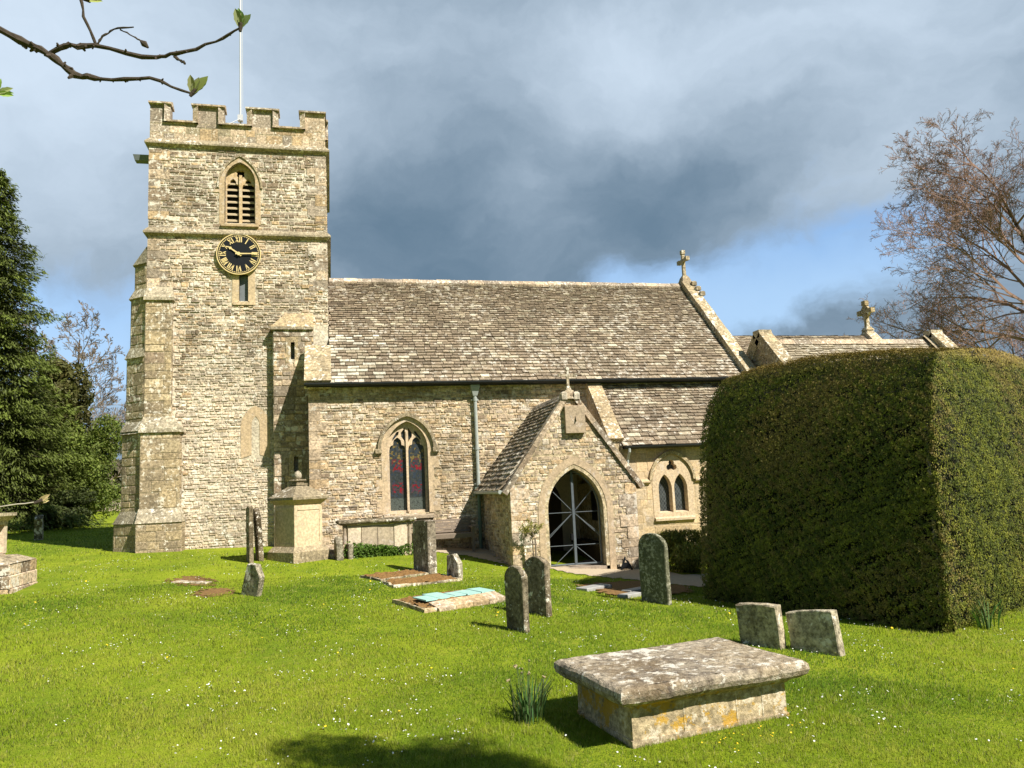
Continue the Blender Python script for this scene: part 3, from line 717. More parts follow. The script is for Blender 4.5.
# stone slope where the nave roof meets the tower
mb = MB((.36, .29, .19))
raked(mb, -.66, .06, 21.45, 4.98, 22.62, 6.18, .08, .22, seg=.5)
P(mb, 'gable_coping', 'coping')
def cross(mb, x, y, z, h, wd, tk, col, wheel=False, ns=False):
    fr = (lambda u, v, d: (x+d, y+u, v)) if ns else (lambda u, v, d: (x+u, y+d, v))
    def bx(u0, u1, v0, v1, d):
        vs = [fr(u, v, dd) for dd in (-d, d) for u, v in ((u0, v0), (u1, v0), (u1, v1), (u0, v1))]
        mb.add(vs, [(3, 2, 1, 0), (4, 5, 6, 7), (0, 1, 5, 4), (1, 2, 6, 5), (2, 3, 7, 6), (3, 0, 4, 7)], col)
    bx(-tk, tk, z, z+h, tk); cz = z+h*.66; bx(-wd/2, wd/2, cz-tk, cz+tk, tk*.97)
    for u, v in ((-wd/2, cz), (wd/2, cz), (0, z+h)): bx(u-tk*1.5, u+tk*1.5, v-tk*1.3, v+tk*1.3, tk*1.25)
    mb.fr(x-tk*2.6, x+tk*2.6, y-tk*2.6, y+tk*2.6, z-.08, x-tk*1.2, x+tk*1.2, y-tk*1.2, y+tk*1.2, z+.05, col)
    if wheel:
        n = 20; ri, ro = wd*.26, wd*.38
        mb.ring([(ri*cos(2*pi*i/n), cz+ri*sin(2*pi*i/n)) for i in range(n)], [(ro*cos(2*pi*i/n), cz+ro*sin(2*pi*i/n)) for i in range(n)], fr, -tk*.7, tk*.7, col, True)
mb = MB(); cross(mb, 12.82, 25.38, 9.28, .92, .62, .055, (.42, .36, .25), ns=True)
mb.fr(12.60, 13.04, 25.1, 25.66, 8.9, 12.7, 12.94, 25.26, 25.5, 9.25, (.38, .31, .21))
P(mb, 'cross_finial', 'coping')
for k in range(3): mb = MB(); mb.rbox(12.9+.02*k, 13.08+.02*k, 24.95-.25*k, 25.1-.25*k, 8.85-.25*k, 9.02-.25*k, .04, (.36, .30, .2)); P(mb, 'crocket', 'coping')
mb = MB(); pr = [(.075*cos(a), -.075*sin(a)) for a in np.linspace(0, pi, 8)]
mb.prism([(21.42+p, 4.95+q) for p, q in pr]+[(21.42-.068, 4.955), (21.42+.068, 4.955)][::1], -.66, 12.8, lambda t, p, q: (t, p, q)); mb.box(-.6, 12.8, 21.5, 21.73, 4.86, 4.97)
P(mb, 'gutter', 'gutter')
mb = MB(); px, py = 4.08, 21.63
mb.fr(px-.06, px+.06, py-.06, py+.06, 4.55, px-.13, px+.13, py-.13, py+.08, 4.80); mb.box(px-.13, px+.13, py-.13, py+.08, 4.80, 4.88)
mb.tube([(px, py, 4.6), (px, py, 1.95)], .052, 10)
for z in (4.4, 3.0, 2.0): mb.tube([(px, py, z), (px, py, z+.09)], .066, 10); mb.box(px-.1, px+.1, py+.02, 21.73, z+.02, z+.06)
DP = P(mb, 'downpipe', 'pipe')
mb = MB(); mb.tube([(px, py, 1.95), (px, py, .2)], .05, 10); mb.box(px-.12, px+.10, py-.1, py+.09, 1.72, 1.95); mb.tube([(px, py, .9), (px, py, 1.0)], .065, 10); P(mb, 'lower_pipe', 'pipegreen', DP)

# nave window
mb = MB((.50, .41, .26)); mb.ring(nw_in, nw_out, fN, -.016, .30)
for z in (1.35, 1.95, 2.55):
    for a, b in ((1.23, 1.40), (2.82, 2.99)):
        if rng.random() < .7: mb.rbox(a, b, NY-.02, NY+.1, z, z+rng.uniform(.25, .42), .006, (.49, .40, .25))
mb.prism([(-.11, 1.17), (-.11, 1.25), (.25, 1.36), (.25, 1.17)], 1.42, 2.80, lambda t, p, q: (t, NY+p, q), (.34, .29, .20))
NW = P(mb, 'nave_window', 'ashlar')
la, lb = cusped(1.845, .46, 1.40, 3.02, 3.44), cusped(2.375, .46, 1.40, 3.02, 3.44)
e1 = [(2.055, 3.36), (1.97, 3.50), (1.99, 3.62), (2.07, 3.74)]; e1 = [(2.068, 3.30), (1.96, 3.46), (1.955, 3.57), (2.068, 3.72)]
e2 = [(4.22-x, z) for x, z in reversed(e1)]
e3 = [(1.70, 3.34), (1.72, 3.42), (1.84, 3.60), (1.90, 3.60), (1.88, 3.52)]; e4 = [(4.22-x, z) for x, z in reversed(e3)]
mb = MB((.54, .45, .30)); mb.panel(nw_in, [la, lb, e1, e2, e3, e4], south(NY+.13), .13, rim=False, back=True); mb.box(2.08, 2.14, NY+.08, NY+.13, 1.36, 3.6); P(mb, 'tracery', 'ashlar', NW)
for cx in (1.845, 2.375):
    mb = MB(); mb.box(cx-.26, cx+.26, NY+.20, NY+.215, 1.34, 3.85 if False else 3.55); P(mb, 'pane', 'stained', NW)
mb = MB(); mb.box(1.6, 2.62, NY+.235, NY+.25, 3.0, 3.9); P(mb, 'pane', 'stained', NW)
mb = MB((.36, .30, .20)); hi, ho = arch(2.11, 1.46, 0, 3.10, 4.02, foot=False), arch(2.11, 1.64, 0, 3.10, 4.13, foot=False)
mb.ring(hi, ho, fN, -.10, .04)
for s in (-1, 1): x = 2.11+s*.80; mb.rbox(x-.09, x+.09, NY-.11, NY+.03, 3.0, 3.12, .01)
P(mb, 'hood_mould', 'coping', NW)

# ---- south porch
def limed(u, v, c):
    # splashes of white lichen low down on either side of the arch
    for cu, cv, r_ in ((4.55, .62, .17), (4.45, .30, .10), (7.05, .42, .12), (6.86, .28, .13), (7.2, .2, .1)):
        if hypot(u-cu, v-cv) < r_*rng.uniform(.6, 1.2): return (.78, .76, .68)
    return c
PX0, PX1, PY, PA = 4.21, 7.42, 18.23, 5.84
dr = arch(5.84, 1.42, -.6, 1.28, 2.30); dr_o = arch(5.84, 1.92, -.6, 1.28, 2.60)
mb = MB((.48, .41, .27)); fP = south(PY)
gab = [(PX0, -.6), (PX0, 1.86), (PA, 4.08), (PX1, 1.9), (PX1, -.6)]
mb.panel(gab, [dr], fP, .45)
rubble(mb, fP, PX0, PX1, -.25, 4.2, lambda u, v: inpoly(u, v, gab) and not inpoly(u, v, dr_o), [(CREAM, 5), (OCHRE, 1.5), (BROWN, .6), (GREY, 2.6), (PALE, 1.4)], hr=(.05, .125), wr=(.12, .36), proud=(.003, .016), tint=limed)
mb.box(PX0, PX0+.4, PY+.45, NY, -.5, 1.9); mb.box(PX1-.4, PX1, PY+.45, NY, -.6, 1.9)
rubble(mb, west(PX0), PY, NY, -.1, 1.8, ALW, [(CREAM, 2), (OCHRE, 2), (BROWN, 2), (GREY, 3)], hr=(.06, .13), wr=(.14, .4), proud=(.003, .016))
v = -.2; k = 0
while v < 1.75:
    h = rng.uniform(.2, .3); L = .45 if k % 2 else .28; k += 1
    mb.rbox(PX0-.012, PX0+L, PY-.024, PY+.3, v, v+h-.012, .008, pick([(CREAM, 3), (OCHRE, 2), (GREY, 1)])); mb.rbox(PX1-(.73-L), PX1+.012, PY-.024, PY+.3, v, v+h-.012, .008, pick([(CREAM, 3), (OCHRE, 2), (GREY, 1)])); v += h
PWL = P(mb, 'porch_wall', 'rubble')
mb = MB((.44, .36, .23))
dm = arch(5.84, 1.60, -.6, 1.28, 2.40)
mb.ring(dm, dr_o, fP, -.012, .02)
n = len(dr); vs = [fP(u, v, -.012) for u, v in dm]+[fP(u, v, .16) for u, v in dr]
mb.add(vs, [(i, i+1, n+i+1, n+i) for i in range(n-1)], (.40, .32, .19))
P(mb, 'door_arch', 'ashlar', PWL)
mb = MB((.05, .045, .04)); mb.box(PX0+.4, PX1-.4, PY, NY, -.35, -.10, (.30, .26, .2)); P(mb, 'porch_floor', 'ashlar', PWL)
mb = MB((.3, .27, .2)); mb.box(4.62, 7.02, NY-.06, NY-.01, -.1, 2.2); P(mb, 'inner_wall', 'plaster', PWL)
mb = MB(); idr = arch(5.84, 1.3, -.1, 1.4, 2.1); mb.panel(idr, [], south(NY-.09), .03); P(mb, 'inner_door', 'oak', PWL)
mb = MB(); mb.box(6.98, 7.015, 19.6, 20.4, .9, 1.7); P(mb, 'notice_board', 'black', PWL)
mb = MB(); mb.box(6.62, 7.0, 19.0, 21.3, .28, .36); mb.box(6.7, 7.0, 19.0, 21.3, -.1, .28); P(mb, 'porch_bench', 'oak', PWL)
# porch roof
def proof(xe, ze, sgn):
    mb = MB(); tA = atan2(4.12-ze, abs(PA-xe)); Sx = Vector((sgn*cos(tA), 0, sin(tA))); Nx = Vector((-sgn*sin(tA), 0, cos(tA))); L = hypot(4.12-ze, PA-xe)
    y0 = PY+.16
    mb.add([(xe, y0, ze-.01), (xe, NY, ze-.01), (PA, NY, 4.11), (PA, y0, 4.11)], [(0, 1, 2, 3)], (.10, .08, .06))
    slates(mb, (xe, y0, ze), (0, 1, 0), Sx, Nx, NY-y0, L, .17, .12, (.16, .36)); return mb
mb = proof(4.02, 1.86, 1); PR = P(mb, 'porch_roof', 'slate'); mb = proof(7.62, 1.86, -1); P(mb, 'porch_roof', 'slate')
mb = MB((.36, .31, .22)); u = PY+.16
while u < NY:
    L = rng.uniform(.4, .55); mb.prism([(PA-.15, 4.02), (PA, 4.21), (PA+.15, 4.02)], u, min(u+L-.01, NY), lambda t, p, q: (p, t, q), pick([(GREY, 2), (CREAM, 1)])); u += L
P(mb, 'ridge', 'coping', PR)
mb = MB((.40, .34, .23))
for s, xe, ze in ((1, 4.08, 1.74), (-1, 7.58, 1.74)):
    a = Vector((xe, 0, ze)); b = Vector((PA-s*.02, 0, 4.16)); dv = (b-a).normalized(); nv = Vector((-dv.z, 0, dv.x))*(1 if s > 0 else -1); L = (b-a).length; q = 0
    while q < L-.01:
        e = min(q+rng.uniform(.5, .8), L); e = L if L-e < .2 else e
        vs = [tuple(a+dv*t+nv*h+Vector((0, y, 0))) for y in (PY-.07, PY+.20) for t, h in ((q, -.04), (e-.008, -.04), (e-.008, .09), (q, .09))]
        mb.add(vs, [(3, 2, 1, 0), (4, 5, 6, 7), (0, 1, 5, 4), (1, 2, 6, 5), (2, 3, 7, 6), (3, 0, 4, 7)], pick([(GREY, 2), (CREAM, 2), (BROWN, 1)])); q = e
P(mb, 'verge_coping', 'coping', PWL)
mb = MB((.40, .34, .24)); mb.fr(PA-.24, PA+.24, PY-.09, PY+.24, 4.02, PA-.10, PA+.10, PY+.0, PY+.18, 4.24); 
for s in (-1, 1): mb.rbox(PA+s*.16-.07, PA+s*.16+.07, PY-.1, PY+.12, 4.0, 4.2, .04, (.55, .5, .4))
cross(mb, PA, PY+.09, 4.30, .50, .40, .030, (.42, .36, .26)); P(mb, 'cross_finial', 'coping', PWL)
mb = MB((.36, .30, .20)); mb.rbox(5.66, 6.17, PY-.13, PY+.02, 3.16, 3.84, .015); mb.add([(5.91, PY-.128, 3.58), (5.93, PY-.128, 3.58), (5.92, PY-.128, 3.42), (5.918, PY-.20, 3.45)], [(0, 1, 2), (0, 1, 3), (1, 2, 3), (0, 2, 3)], (.16, .13, .09)); P(mb, 'sundial', 'ashlar', PWL)
mb = MB(); mb.tube([(3.98, PY+.1, 1.80), (3.98, NY-.08, 1.80)], .05, 8); P(mb, 'porch_gutter', 'pipe')
# wire gates in the porch arch
gy_ = PY+.24
mb = MB()
def gtube(a, b, r=.014): mb.tube([(a[0], gy_, a[1]), (b[0], gy_, b[1])], r, 6)
arc_in = arch(5.84, 1.34, -.06, 1.28, 2.25)
mb.tube([(x, gy_, z) for x, z in arc_in], .022, 6)
mb.box(5.81, 5.87, gy_-.03, gy_+.03, -.06, 2.22); gtube((5.17, -.04), (6.51, -.04), .024)
GT = P(mb, 'porch_gate', 'gate')
for s in (-1, 1):
    mb = MB(); xe = 5.84+s*.65
    for z in (.42, 1.22): gtube((5.84, z), (xe, z), .009)
    for z in (.42, 1.22):
        gtube((5.84, z), (xe if z < 1 else xe, z-.55), .009)
        gtube((5.84, z), (5.84+s*.50, z+.52), .009) if z > 1 else None
    gtube((5.84, 1.22), (xe, .62), .009)
    P(mb, 'gate_bar', 'gate', GT)
mb = MB(); mb.box(5.74, 5.80, gy_-.06, gy_+.04, .55, .70); P(mb, 'gate_latch', 'black', GT)

# ---- south aisle (lean-to)
AX0, AX1, AY = 7.5, 13.2, 20.2
w1, w2 = arch(9.115, .40, 1.0, 1.66, 2.06), arch(9.585, .40, 1.0, 1.66, 2.06); qf = quatre(9.35, 2.29, .17, 8, 3, rot=pi/2)
sur = arch(9.35, 1.24, .86, 1.72, 2.62)
mb = MB((.50, .41, .255)); fA = south(AY)
mb.panel([(AX0, -.7), (AX0, 2.95), (AX1, 2.95), (AX1, -.7)], [sur], fA, .3, rim=False)
rubble(mb, fA, AX0, AX1, -.5, 2.95, lambda u, v: not inpoly(u, v, sur), PAL_ASHLAR, hr=(.17, .26), wr=(.3, .7), proud=(.002, .008), gap=.008, jit=.003)
mb.panel([(AY, -.7), (AY, 2.9), (NY, 4.75), (NY, -.7)], [], west(AX0), .3)
mb.prism([(-.03, 1.80), (-.08, 1.85), (-.08, 1.88), (0, 1.95)], 8.0, 8.66, lambda t, p, q: (t, AY+p, q), (.44, .36, .22)); mb.prism([(-.03, 1.80), (-.08, 1.85), (-.08, 1.88), (0, 1.95)], 10.04, 13.2, lambda t, p, q: (t, AY+p, q), (.44, .36, .22))
P(mb, 'aisle_wall', 'ashlar')
mb = MB((.54, .445, .29)); mb.panel(sur, [w1, w2, qf], south(AY-.012), .03, rim=True)
for q in (w1, w2):
    cx = sum(p[0] for p in q)/len(q); big = [(cx+(x-cx)*1.12, z) for x, z in q]
    n = len(q)
# splayed reveals to the glass
for q in (w1, w2, qf):
    n = len(q); cx = sum(p[0] for p in q)/n; cz = sum(p[1] for p in q)/n
    vs = [(x, AY-.012, z) for x, z in q]+[(cx+(x-cx)*.86, AY+.16, cz+(z-cz)*.95) for x, z in q]
    mb.add(vs, [(i, (i+1) % n, n+(i+1) % n, n+i) for i in range(n)], (.52, .43, .28))
mb.prism([(-.08, .78), (-.08, .84), (.1, .95), (.1, .78)], 8.75, 9.95, lambda t, p, q: (t, AY+p, q), (.48, .40, .26))
AW = P(mb, 'aisle_window', 'ashlar')
for q in (w1, w2, qf):
    cx = sum(p[0] for p in q)/len(q); cz = sum(p[1] for p in q)/len(q)
    mb = MB(); mb.add([(cx+(x-cx)*.98, AY+.15, cz+(z-cz)*1.0) for x, z in q], [tuple(range(len(q)))]); P(mb, 'pane', 'leaded', AW)
mb = MB((.46, .38, .24)); mb.ring(arch(9.35, 1.24, 0, 1.90, 2.62, foot=False), arch(9.35, 1.40, 0, 1.90, 2.72, foot=False), fA, -.07, .04); P(mb, 'hood_mould', 'coping', AW)
ta = atan2(4.8-2.9, 21.73-20.0); Sa = Vector((0, cos(ta), sin(ta))); Na = Vector((0, -sin(ta), cos(ta))); La = hypot(4.8-2.9, 21.73-20.0)
mb = MB(); mb.add([(7.8, 20.0, 2.89), (AX1, 20.0, 2.89), (AX1, 21.73, 4.79), (7.8, 21.73, 4.79)], [(0, 1, 2, 3)], (.09, .075, .055))
slates(mb, (7.84, 20.0, 2.90), (1, 0, 0), Sa, Na, AX1-7.84, La, .175, .10, (.17, .42)); P(mb, 'aisle_roof', 'slate')
mb = MB(); raked(mb, 7.46, 7.90, 20.05, 3.02, 21.70, 4.84, .12, .22, (.40, .32, .20)); mb.box(7.48, 7.88, 20.07, 20.5, 2.6, 3.05, (.44, .36, .23)); P(mb, 'gable_coping', 'coping')
mb = MB(); mb.prism([(19.93+.065*cos(a), 2.87-.065*sin(a)) for a in np.linspace(0, pi, 7)], 7.9, AX1, lambda t, p, q: (t, p, q)); mb.box(7.92, AX1, 19.98, 20.2, 2.8, 2.88); P(mb, 'gutter', 'gutter')
mb = MB(); mb.tube([(8.02, 19.93, 2.84), (8.02, 19.93, 2.72), (8.02, 20.12, 2.5), (8.02, 20.12, -.4)], .04, 8); P(mb, 'downpipe', 'pipe')

# ---- south chapel and chancel beyond
QX0, QX1, QY = 13.2, 19.7, 21.5
mb = MB((.30, .25, .17)); g = [(QY-2.6, -.8), (QY-2.6, 3.6), (QY, 6.28), (QY+2.6, 3.6), (QY+2.6, -.8)]
mb.panel(g, [], west(QX0), .3); mb.panel(g, [], east(QX1), .3); mb.box(QX0, QX1, QY-2.6, QY-2.4, -.8, 3.6)
rubble(mb, west(QX0), QY-2.5, QY+2.5, 2.5, 6.2, lambda u, v: inpoly(u, v, g), PAL_BUTT, hr=(.08, .16), wr=(.15, .4)); P(mb, 'chapel_wall', 'rubble')
mb = MB(); tq = atan2(2.6, 2.6); Lq = hypot(2.75, 2.75)
mb.add([(QX0+.2, QY-2.75, 3.28), (QX1, QY-2.75, 3.28), (QX1, QY, 6.03), (QX0+.2, QY, 6.03), (QX0+.2, QY+2.75, 3.28), (QX1, QY+2.75, 3.28)], [(0, 1, 2, 3), (3, 2, 5, 4)], (.1, .08, .06))
slates(mb, (QX0+.25, QY-2.75, 3.3), (1, 0, 0), (0, cos(tq), sin(tq)), (0, -sin(tq), cos(tq)), QX1-QX0-.3, Lq, .19, .11, (.2, .45), tint=lambda u, s, c: lerp3(c, (.46, .42, .32), .35)); CR = P(mb, 'chapel_roof', 'slate')
mb = MB((.42, .37, .27)); u = QX0+.3
while u < QX1-.1:
    L = rng.uniform(.42, .6); mb.prism([(QY-.16, 5.98), (QY, 6.16), (QY+.16, 5.98)], u, u+L-.012, lambda t, p, q: (t, p, q), pick([(CREAM, 2), (GREY, 1)])); u += L
P(mb, 'ridge', 'coping', CR)
mb = MB((.40, .32, .2))
for x in (QX0, QX1-.1):
    mb = MB((.40, .32, .2)); raked(mb, x-.03, x+.42, QY-2.75, 3.55, QY-.08, 6.28, .12, .3); raked(mb, x-.03, x+.42, QY+2.75, 3.55, QY+.08, 6.28, .12, .3); mb.box(x-.03, x+.42, QY-.18, QY+.18, 6.2, 6.44, (.5, .43, .3)); P(mb, 'gable_coping', 'coping')
mb = MB((.4, .33, .22)); mb.box(12.9, 20.4, 22.9, 23.1, 3, 4.4); mb.panel([(22.9, -.8), (22.9, 4.5), (25.4, 6.95), (27.9, 4.5), (27.9, -.8)], [], east(20.45), .3); P(mb, 'chancel_wall', 'rubble')
mb = MB(); mb.add([(12.8, 22.75, 4.38), (20.3, 22.75, 4.38), (20.3, 25.4, 7.0), (12.8, 25.4, 7.0), (12.8, 28, 4.38), (20.3, 28, 4.38)], [(0, 1, 2, 3), (3, 2, 5, 4)], (.1, .08, .06))
slates(mb, (13.0, 22.75, 4.4), (1, 0, 0), (0, cos(tq), sin(tq)), (0, -sin(tq), cos(tq)), 7.3, hypot(2.65, 2.62), .18, .11, (.2, .45)); P(mb, 'chancel_roof', 'slate')
mb = MB(); raked(mb, 20.2, 20.62, 22.7, 4.45, 25.34, 7.06, .14, .3, (.5, .43, .3)); P(mb, 'gable_coping', 'coping'); mb = MB(); raked(mb, 20.2, 20.62, 28.1, 4.45, 25.46, 7.06, .14, .3); P(mb, 'gable_coping', 'coping')
mb = MB(); mb.fr(20.2, 20.62, 25.15, 25.65, 6.95, 20.3, 20.52, 25.3, 25.5, 7.4); cross(mb, 20.41, 25.4, 7.35, 1.0, .62, .07, (.38, .30, .17), wheel=True, ns=True); P(mb, 'cross_finial', 'coping')
#__PART3__

# ================================================================== GRAVES AND FURNITURE
def roughen(o, amp=.006, scale=9):
    me = o.data; n = len(me.vertices); co = np.empty(n*3, np.float32); me.vertices.foreach_get('co', co); co = co.reshape(-1, 3)
    d_ = np.stack([np.sin(co[:, 1]*scale*1.3+co[:, 2]*scale*.9+1), np.sin(co[:, 0]*scale*1.1+co[:, 2]*scale*1.7+2), np.sin(co[:, 0]*scale+co[:, 1]*scale*1.4+3)], 1)*amp
    co += d_+NR.normal(0, amp*.35, co.shape); me.vertices.foreach_set('co', co.reshape(-1).astype(np.float32)); me.update()
def subdiv(o, cuts):
    import bmesh
    bm = bmesh.new(); bm.from_mesh(o.data); bmesh.ops.subdivide_edges(bm, edges=bm.edges[:], cuts=cuts, use_grid_fill=True); bmesh.ops.triangulate(bm, faces=[f for f in bm.faces if len(f.verts) > 4]); bm.to_mesh(o.data); bm.free()
def headprof(w, h, kind):
    if kind == 'round':
        r = w/2*.98; return [(-w/2, -.25), (w/2, -.25)]+[(r*cos(a), h-r*.80+r*.80*sin(a)) for a in np.linspace(0, pi, 15)]
    if kind == 'segment':
        return [(-w/2, -.25), (w/2, -.25)]+[(x, h-.10*(2*x/w)**2) for x in np.linspace(w/2, -w/2, 9)]
    if kind == 'ogee':
        return [(-w/2, -.25), (w/2, -.25), (w/2, h*.80), (w*.40, h*.84), (w*.36, h*.90), (w*.2, h*.97), (0, h), (-w*.2, h*.97), (-w*.36, h*.90), (-w*.40, h*.84), (-w/2, h*.80)]
    if kind == 'broken':
        return [(-w/2, -.25), (w/2, -.25), (w/2*.92, h*.72), (w*.2, h*.88), (w*.05, h), (-w*.22, h*.93), (-w/2*.95, h*.86)]
    return [(-w/2, -.25), (w/2, -.25), (w/2*.97, h*.97), (w*.2, h), (-w*.2, h*.985), (-w/2, h*.955)]
def headstone(label, x, y, phi, w, h, t, kind, mat='grave', tilt=(0, 0), col=(.27, .24, .17), z=None, name='headstone'):
    o_z = gz(x, y) if z is None else z
    pr = headprof(w, h, kind); mb = MB(col); n = len(pr); e = .014
    cz = h*.45
    ins = [(u*(1-2*e/w), cz+(v-cz)*(1-e/max(h, .3)*1.6)) for u, v in pr]
    vs = [(u, -t/2, v) for u, v in ins]+[(u, -t/2+e, v) for u, v in pr]+[(u, t/2-e, v) for u, v in pr]+[(u, t/2, v) for u, v in ins]
    fs = []
    for k_ in range(3): fs += [(k_*n+i, k_*n+(i+1) % n, (k_+1)*n+(i+1) % n, (k_+1)*n+i) for i in range(n)]
    tr = tessellate_polygon([[Vector((u, v, 0)) for u, v in ins]]); fs += [tuple(q) for q in tr]+[tuple(3*n+i for i in reversed(q)) for q in tr]
    mb.add(vs, fs)
    o = mb.build(name, mat); subdiv(o, 2); roughen(o, .005)
    o.location = (x, y, o_z); o.rotation_euler = (tilt[0], tilt[1], -(pi/2-radians(phi)))
    return tag(o, label, 'gravestone', 'gravestones standing in the churchyard')
headstone('tall grey-green round-topped gravestone standing alone beside the dark clipped hedge', 5.45, 12.78, 26, .62, 1.19, .10, 'round', 'greystone', (0, 0), (.15, .155, .105))
headstone('narrow round-topped gravestone on the lawn, the nearer of a close pair in the middle', 2.55, 10.95, 24, .44, .90, .10, 'round', tilt=(.02, .03), col=(.24, .21, .15))
headstone('gravestone with a curved top just behind the narrower stone in the middle of the lawn', 3.15, 12.05, 26, .52, .90, .11, 'segment', tilt=(-.03, -.02), col=(.22, .185, .13))
headstone('tall square-topped gravestone at the head of the mossy graves in front of the bench', 2.0, 17.4, 20, .78, 1.15, .20, 'flat', tilt=(-.01, -.01), col=(.24, .21, .16))
headstone('small broken-topped gravestone tilting beside the mossy kerbed grave near the porch', 2.52, 16.5, 22, .50, .52, .12, 'broken', tilt=(.05, .14), col=(.36, .33, .26))
headstone('low squat lichened gravestone nearest the hedge, left one of two behind the slab tomb', 5.32, 9.16, 30, .58, .53, .14, 'flat', 'gravepale', tilt=(.03, -.03), col=(.42, .37, .27))
headstone('low squat gravestone leaning to the left, right one of two behind the slab tomb', 5.76, 8.66, 30, .62, .50, .15, 'flat', 'gravepale', tilt=(-.05, -.10), col=(.44, .40, .30))
headstone('small leaning white-lichened gravestone alone on the lawn in front of the tower', -1.43, 14.98, 48, .42, .62, .12, 'broken', 'gravepale', tilt=(.10, .40), col=(.32, .29, .22))
headstone('tall thin gravestone seen nearly edge-on, left of the pair beside the square pedestal tomb', -1.90, 19.66, 12, .62, 1.32, .10, 'flat', tilt=(.0, .0), col=(.30, .25, .17))
headstone('thin gravestone leaning against its neighbour, right of the pair beside the square pedestal tomb', -1.70, 19.95, 12, .62, 1.25, .12, 'ogee', tilt=(.07, .04), col=(.24, .20, .14))
headstone('narrow gravestone standing in the shade of the far trees beyond the stepped tomb', -9.82, 30.0, 15, .62, .85, .24, 'segment', tilt=(.0, .12), col=(.26, .23, .15))
headstone('small weathered white gravestone stump between the pedestal tomb and the chest tomb', .17, 19.55, 10, .36, .55, .16, 'broken', tilt=(.03, .05), col=(.42, .39, .31))
headstone('low broken gravestone beside the lichened stump at the corner of the chest tomb', .42, 19.7, 12, .30, .36, .12, 'flat', tilt=(-.05, -.03), col=(.36, .33, .26))

# slab tomb in the foreground
t = thing('chest_tomb', 'low chest tomb in the foreground with a broad lichened slab on yellow-stained sides', 'tomb', (3.04, 6.76, -.19), radians(8))
def slab(w, d, z0, z1, nx, ny, over, col, bump=.012, under=.0):
    """worn stone slab: a fine grid with softened edges"""
    mb = MB(col); e = .035
    lv = [(z0, -under), (z0+.03, -.012), (z0+(z1-z0)*.5, .006), (z1-.03, 0), (z1-.008, -.018), (z1, -e)]
    def loop(off, z):
        a, b = w/2+off, d/2+off; L = []
        for i in range(nx): L.append((-a+2*a*i/nx, -b, z))
        for i in range(ny): L.append((a, -b+2*b*i/ny, z))
        for i in range(nx): L.append((a-2*a*i/nx, b, z))
        for i in range(ny): L.append((-a, b-2*b*i/ny, z))
        return L
    n = 2*(nx+ny); vs = []
    for z, o in lv: vs += loop(o, z)
    fs = [(k_*n+i, k_*n+(i+1) % n, (k_+1)*n+(i+1) % n, (k_+1)*n+i) for k_ in range(len(lv)-1) for i in range(n)]
    b = len(vs); a_, b_ = w/2-e, d/2-e
    g = [(-a_+2*a_*i/nx, -b_+2*b_*j/ny, z1) for j in range(ny+1) for i in range(nx+1)]
    vs += g; fs += [(b+j*(nx+1)+i, b+j*(nx+1)+i+1, b+(j+1)*(nx+1)+i+1, b+(j+1)*(nx+1)+i) for j in range(ny) for i in range(nx)]
    fs.append(tuple(range(n-1, -1, -1)))
    V = np.array(vs); V += NR.normal(0, bump*.25, V.shape); V += np.stack([np.sin(V[:, 1]*9+1), np.sin(V[:, 0]*8+2), np.sin(V[:, 0]*5+V[:, 1]*7)], 1)*bump*.5
    mb.add([tuple(v) for v in V], fs); return mb
slab(1.87, 1.28, .350, .495, 40, 28, .1, (.40, .35, .27), .007, .05).build('slab', 'tombslab', t, True)
mb = MB((.46, .38, .24))
BL, BW_ = 1.55, 1.0
mb.rbox(-BL/2, BL/2, -BW_/2, BW_/2, -.25, .36, .005)
mb.box(-BL/2-.012, BL/2+.012, -BW_/2-.012, BW_/2+.012, -.25, .05, (.40, .33, .22))
mb.fr(-BL/2-.0, BL/2, -BW_/2, BW_/2, .30, -BL/2-.09, BL/2+.09, -BW_/2-.09, BW_/2+.09, .37, (.34, .28, .18))
for x in (-.28, .25, .52): mb.box(x-.006, x+.006, -BW_/2-.004, -BW_/2, .05, .30, (.52, .46, .33))
o = mb.build('tomb_chest', 'tombside', t, True)

# chest tomb against the nave wall
t = thing('chest_tomb', 'pale panelled chest tomb with a dark slab standing against the nave wall below the window', 'tomb', (1.12, 20.55, .33), radians(4))
slab(1.95, 1.0, .82, .93, 20, 10, .1, (.24, .21, .15), .012, .06).build('slab', 'grave', t, True)
mb = MB((.56, .50, .36)); mb.box(-.76, .76, -.36, .36, -.2, .83)
for x0, x1 in ((-.74, -.42), (.42, .74)): mb.rbox(x0, x1, -.40, -.3, .05, .78, .012)
mb.rbox(-.40, .40, -.39, -.3, .06, .76, .01, (.38, .33, .23)); mb.box(-.012, .012, -.395, -.3, .06, .76, (.2, .17, .12))
mb.box(-.84, .84, -.44, .44, -.2, .05, (.40, .34, .24)); mb.build('tomb_chest', 'ashlar', t, True)
for s in (-1, 1):
    mb = MB((.33, .28, .2)); mb.tube([(s*.82, -.36, z) for z in (.05, .12, .2, .35, .55, .68, .74, .82)], [.07, .05, .04, .055, .05, .035, .05, .06], 10); mb.build('baluster', 'ashlar', t, True, True)

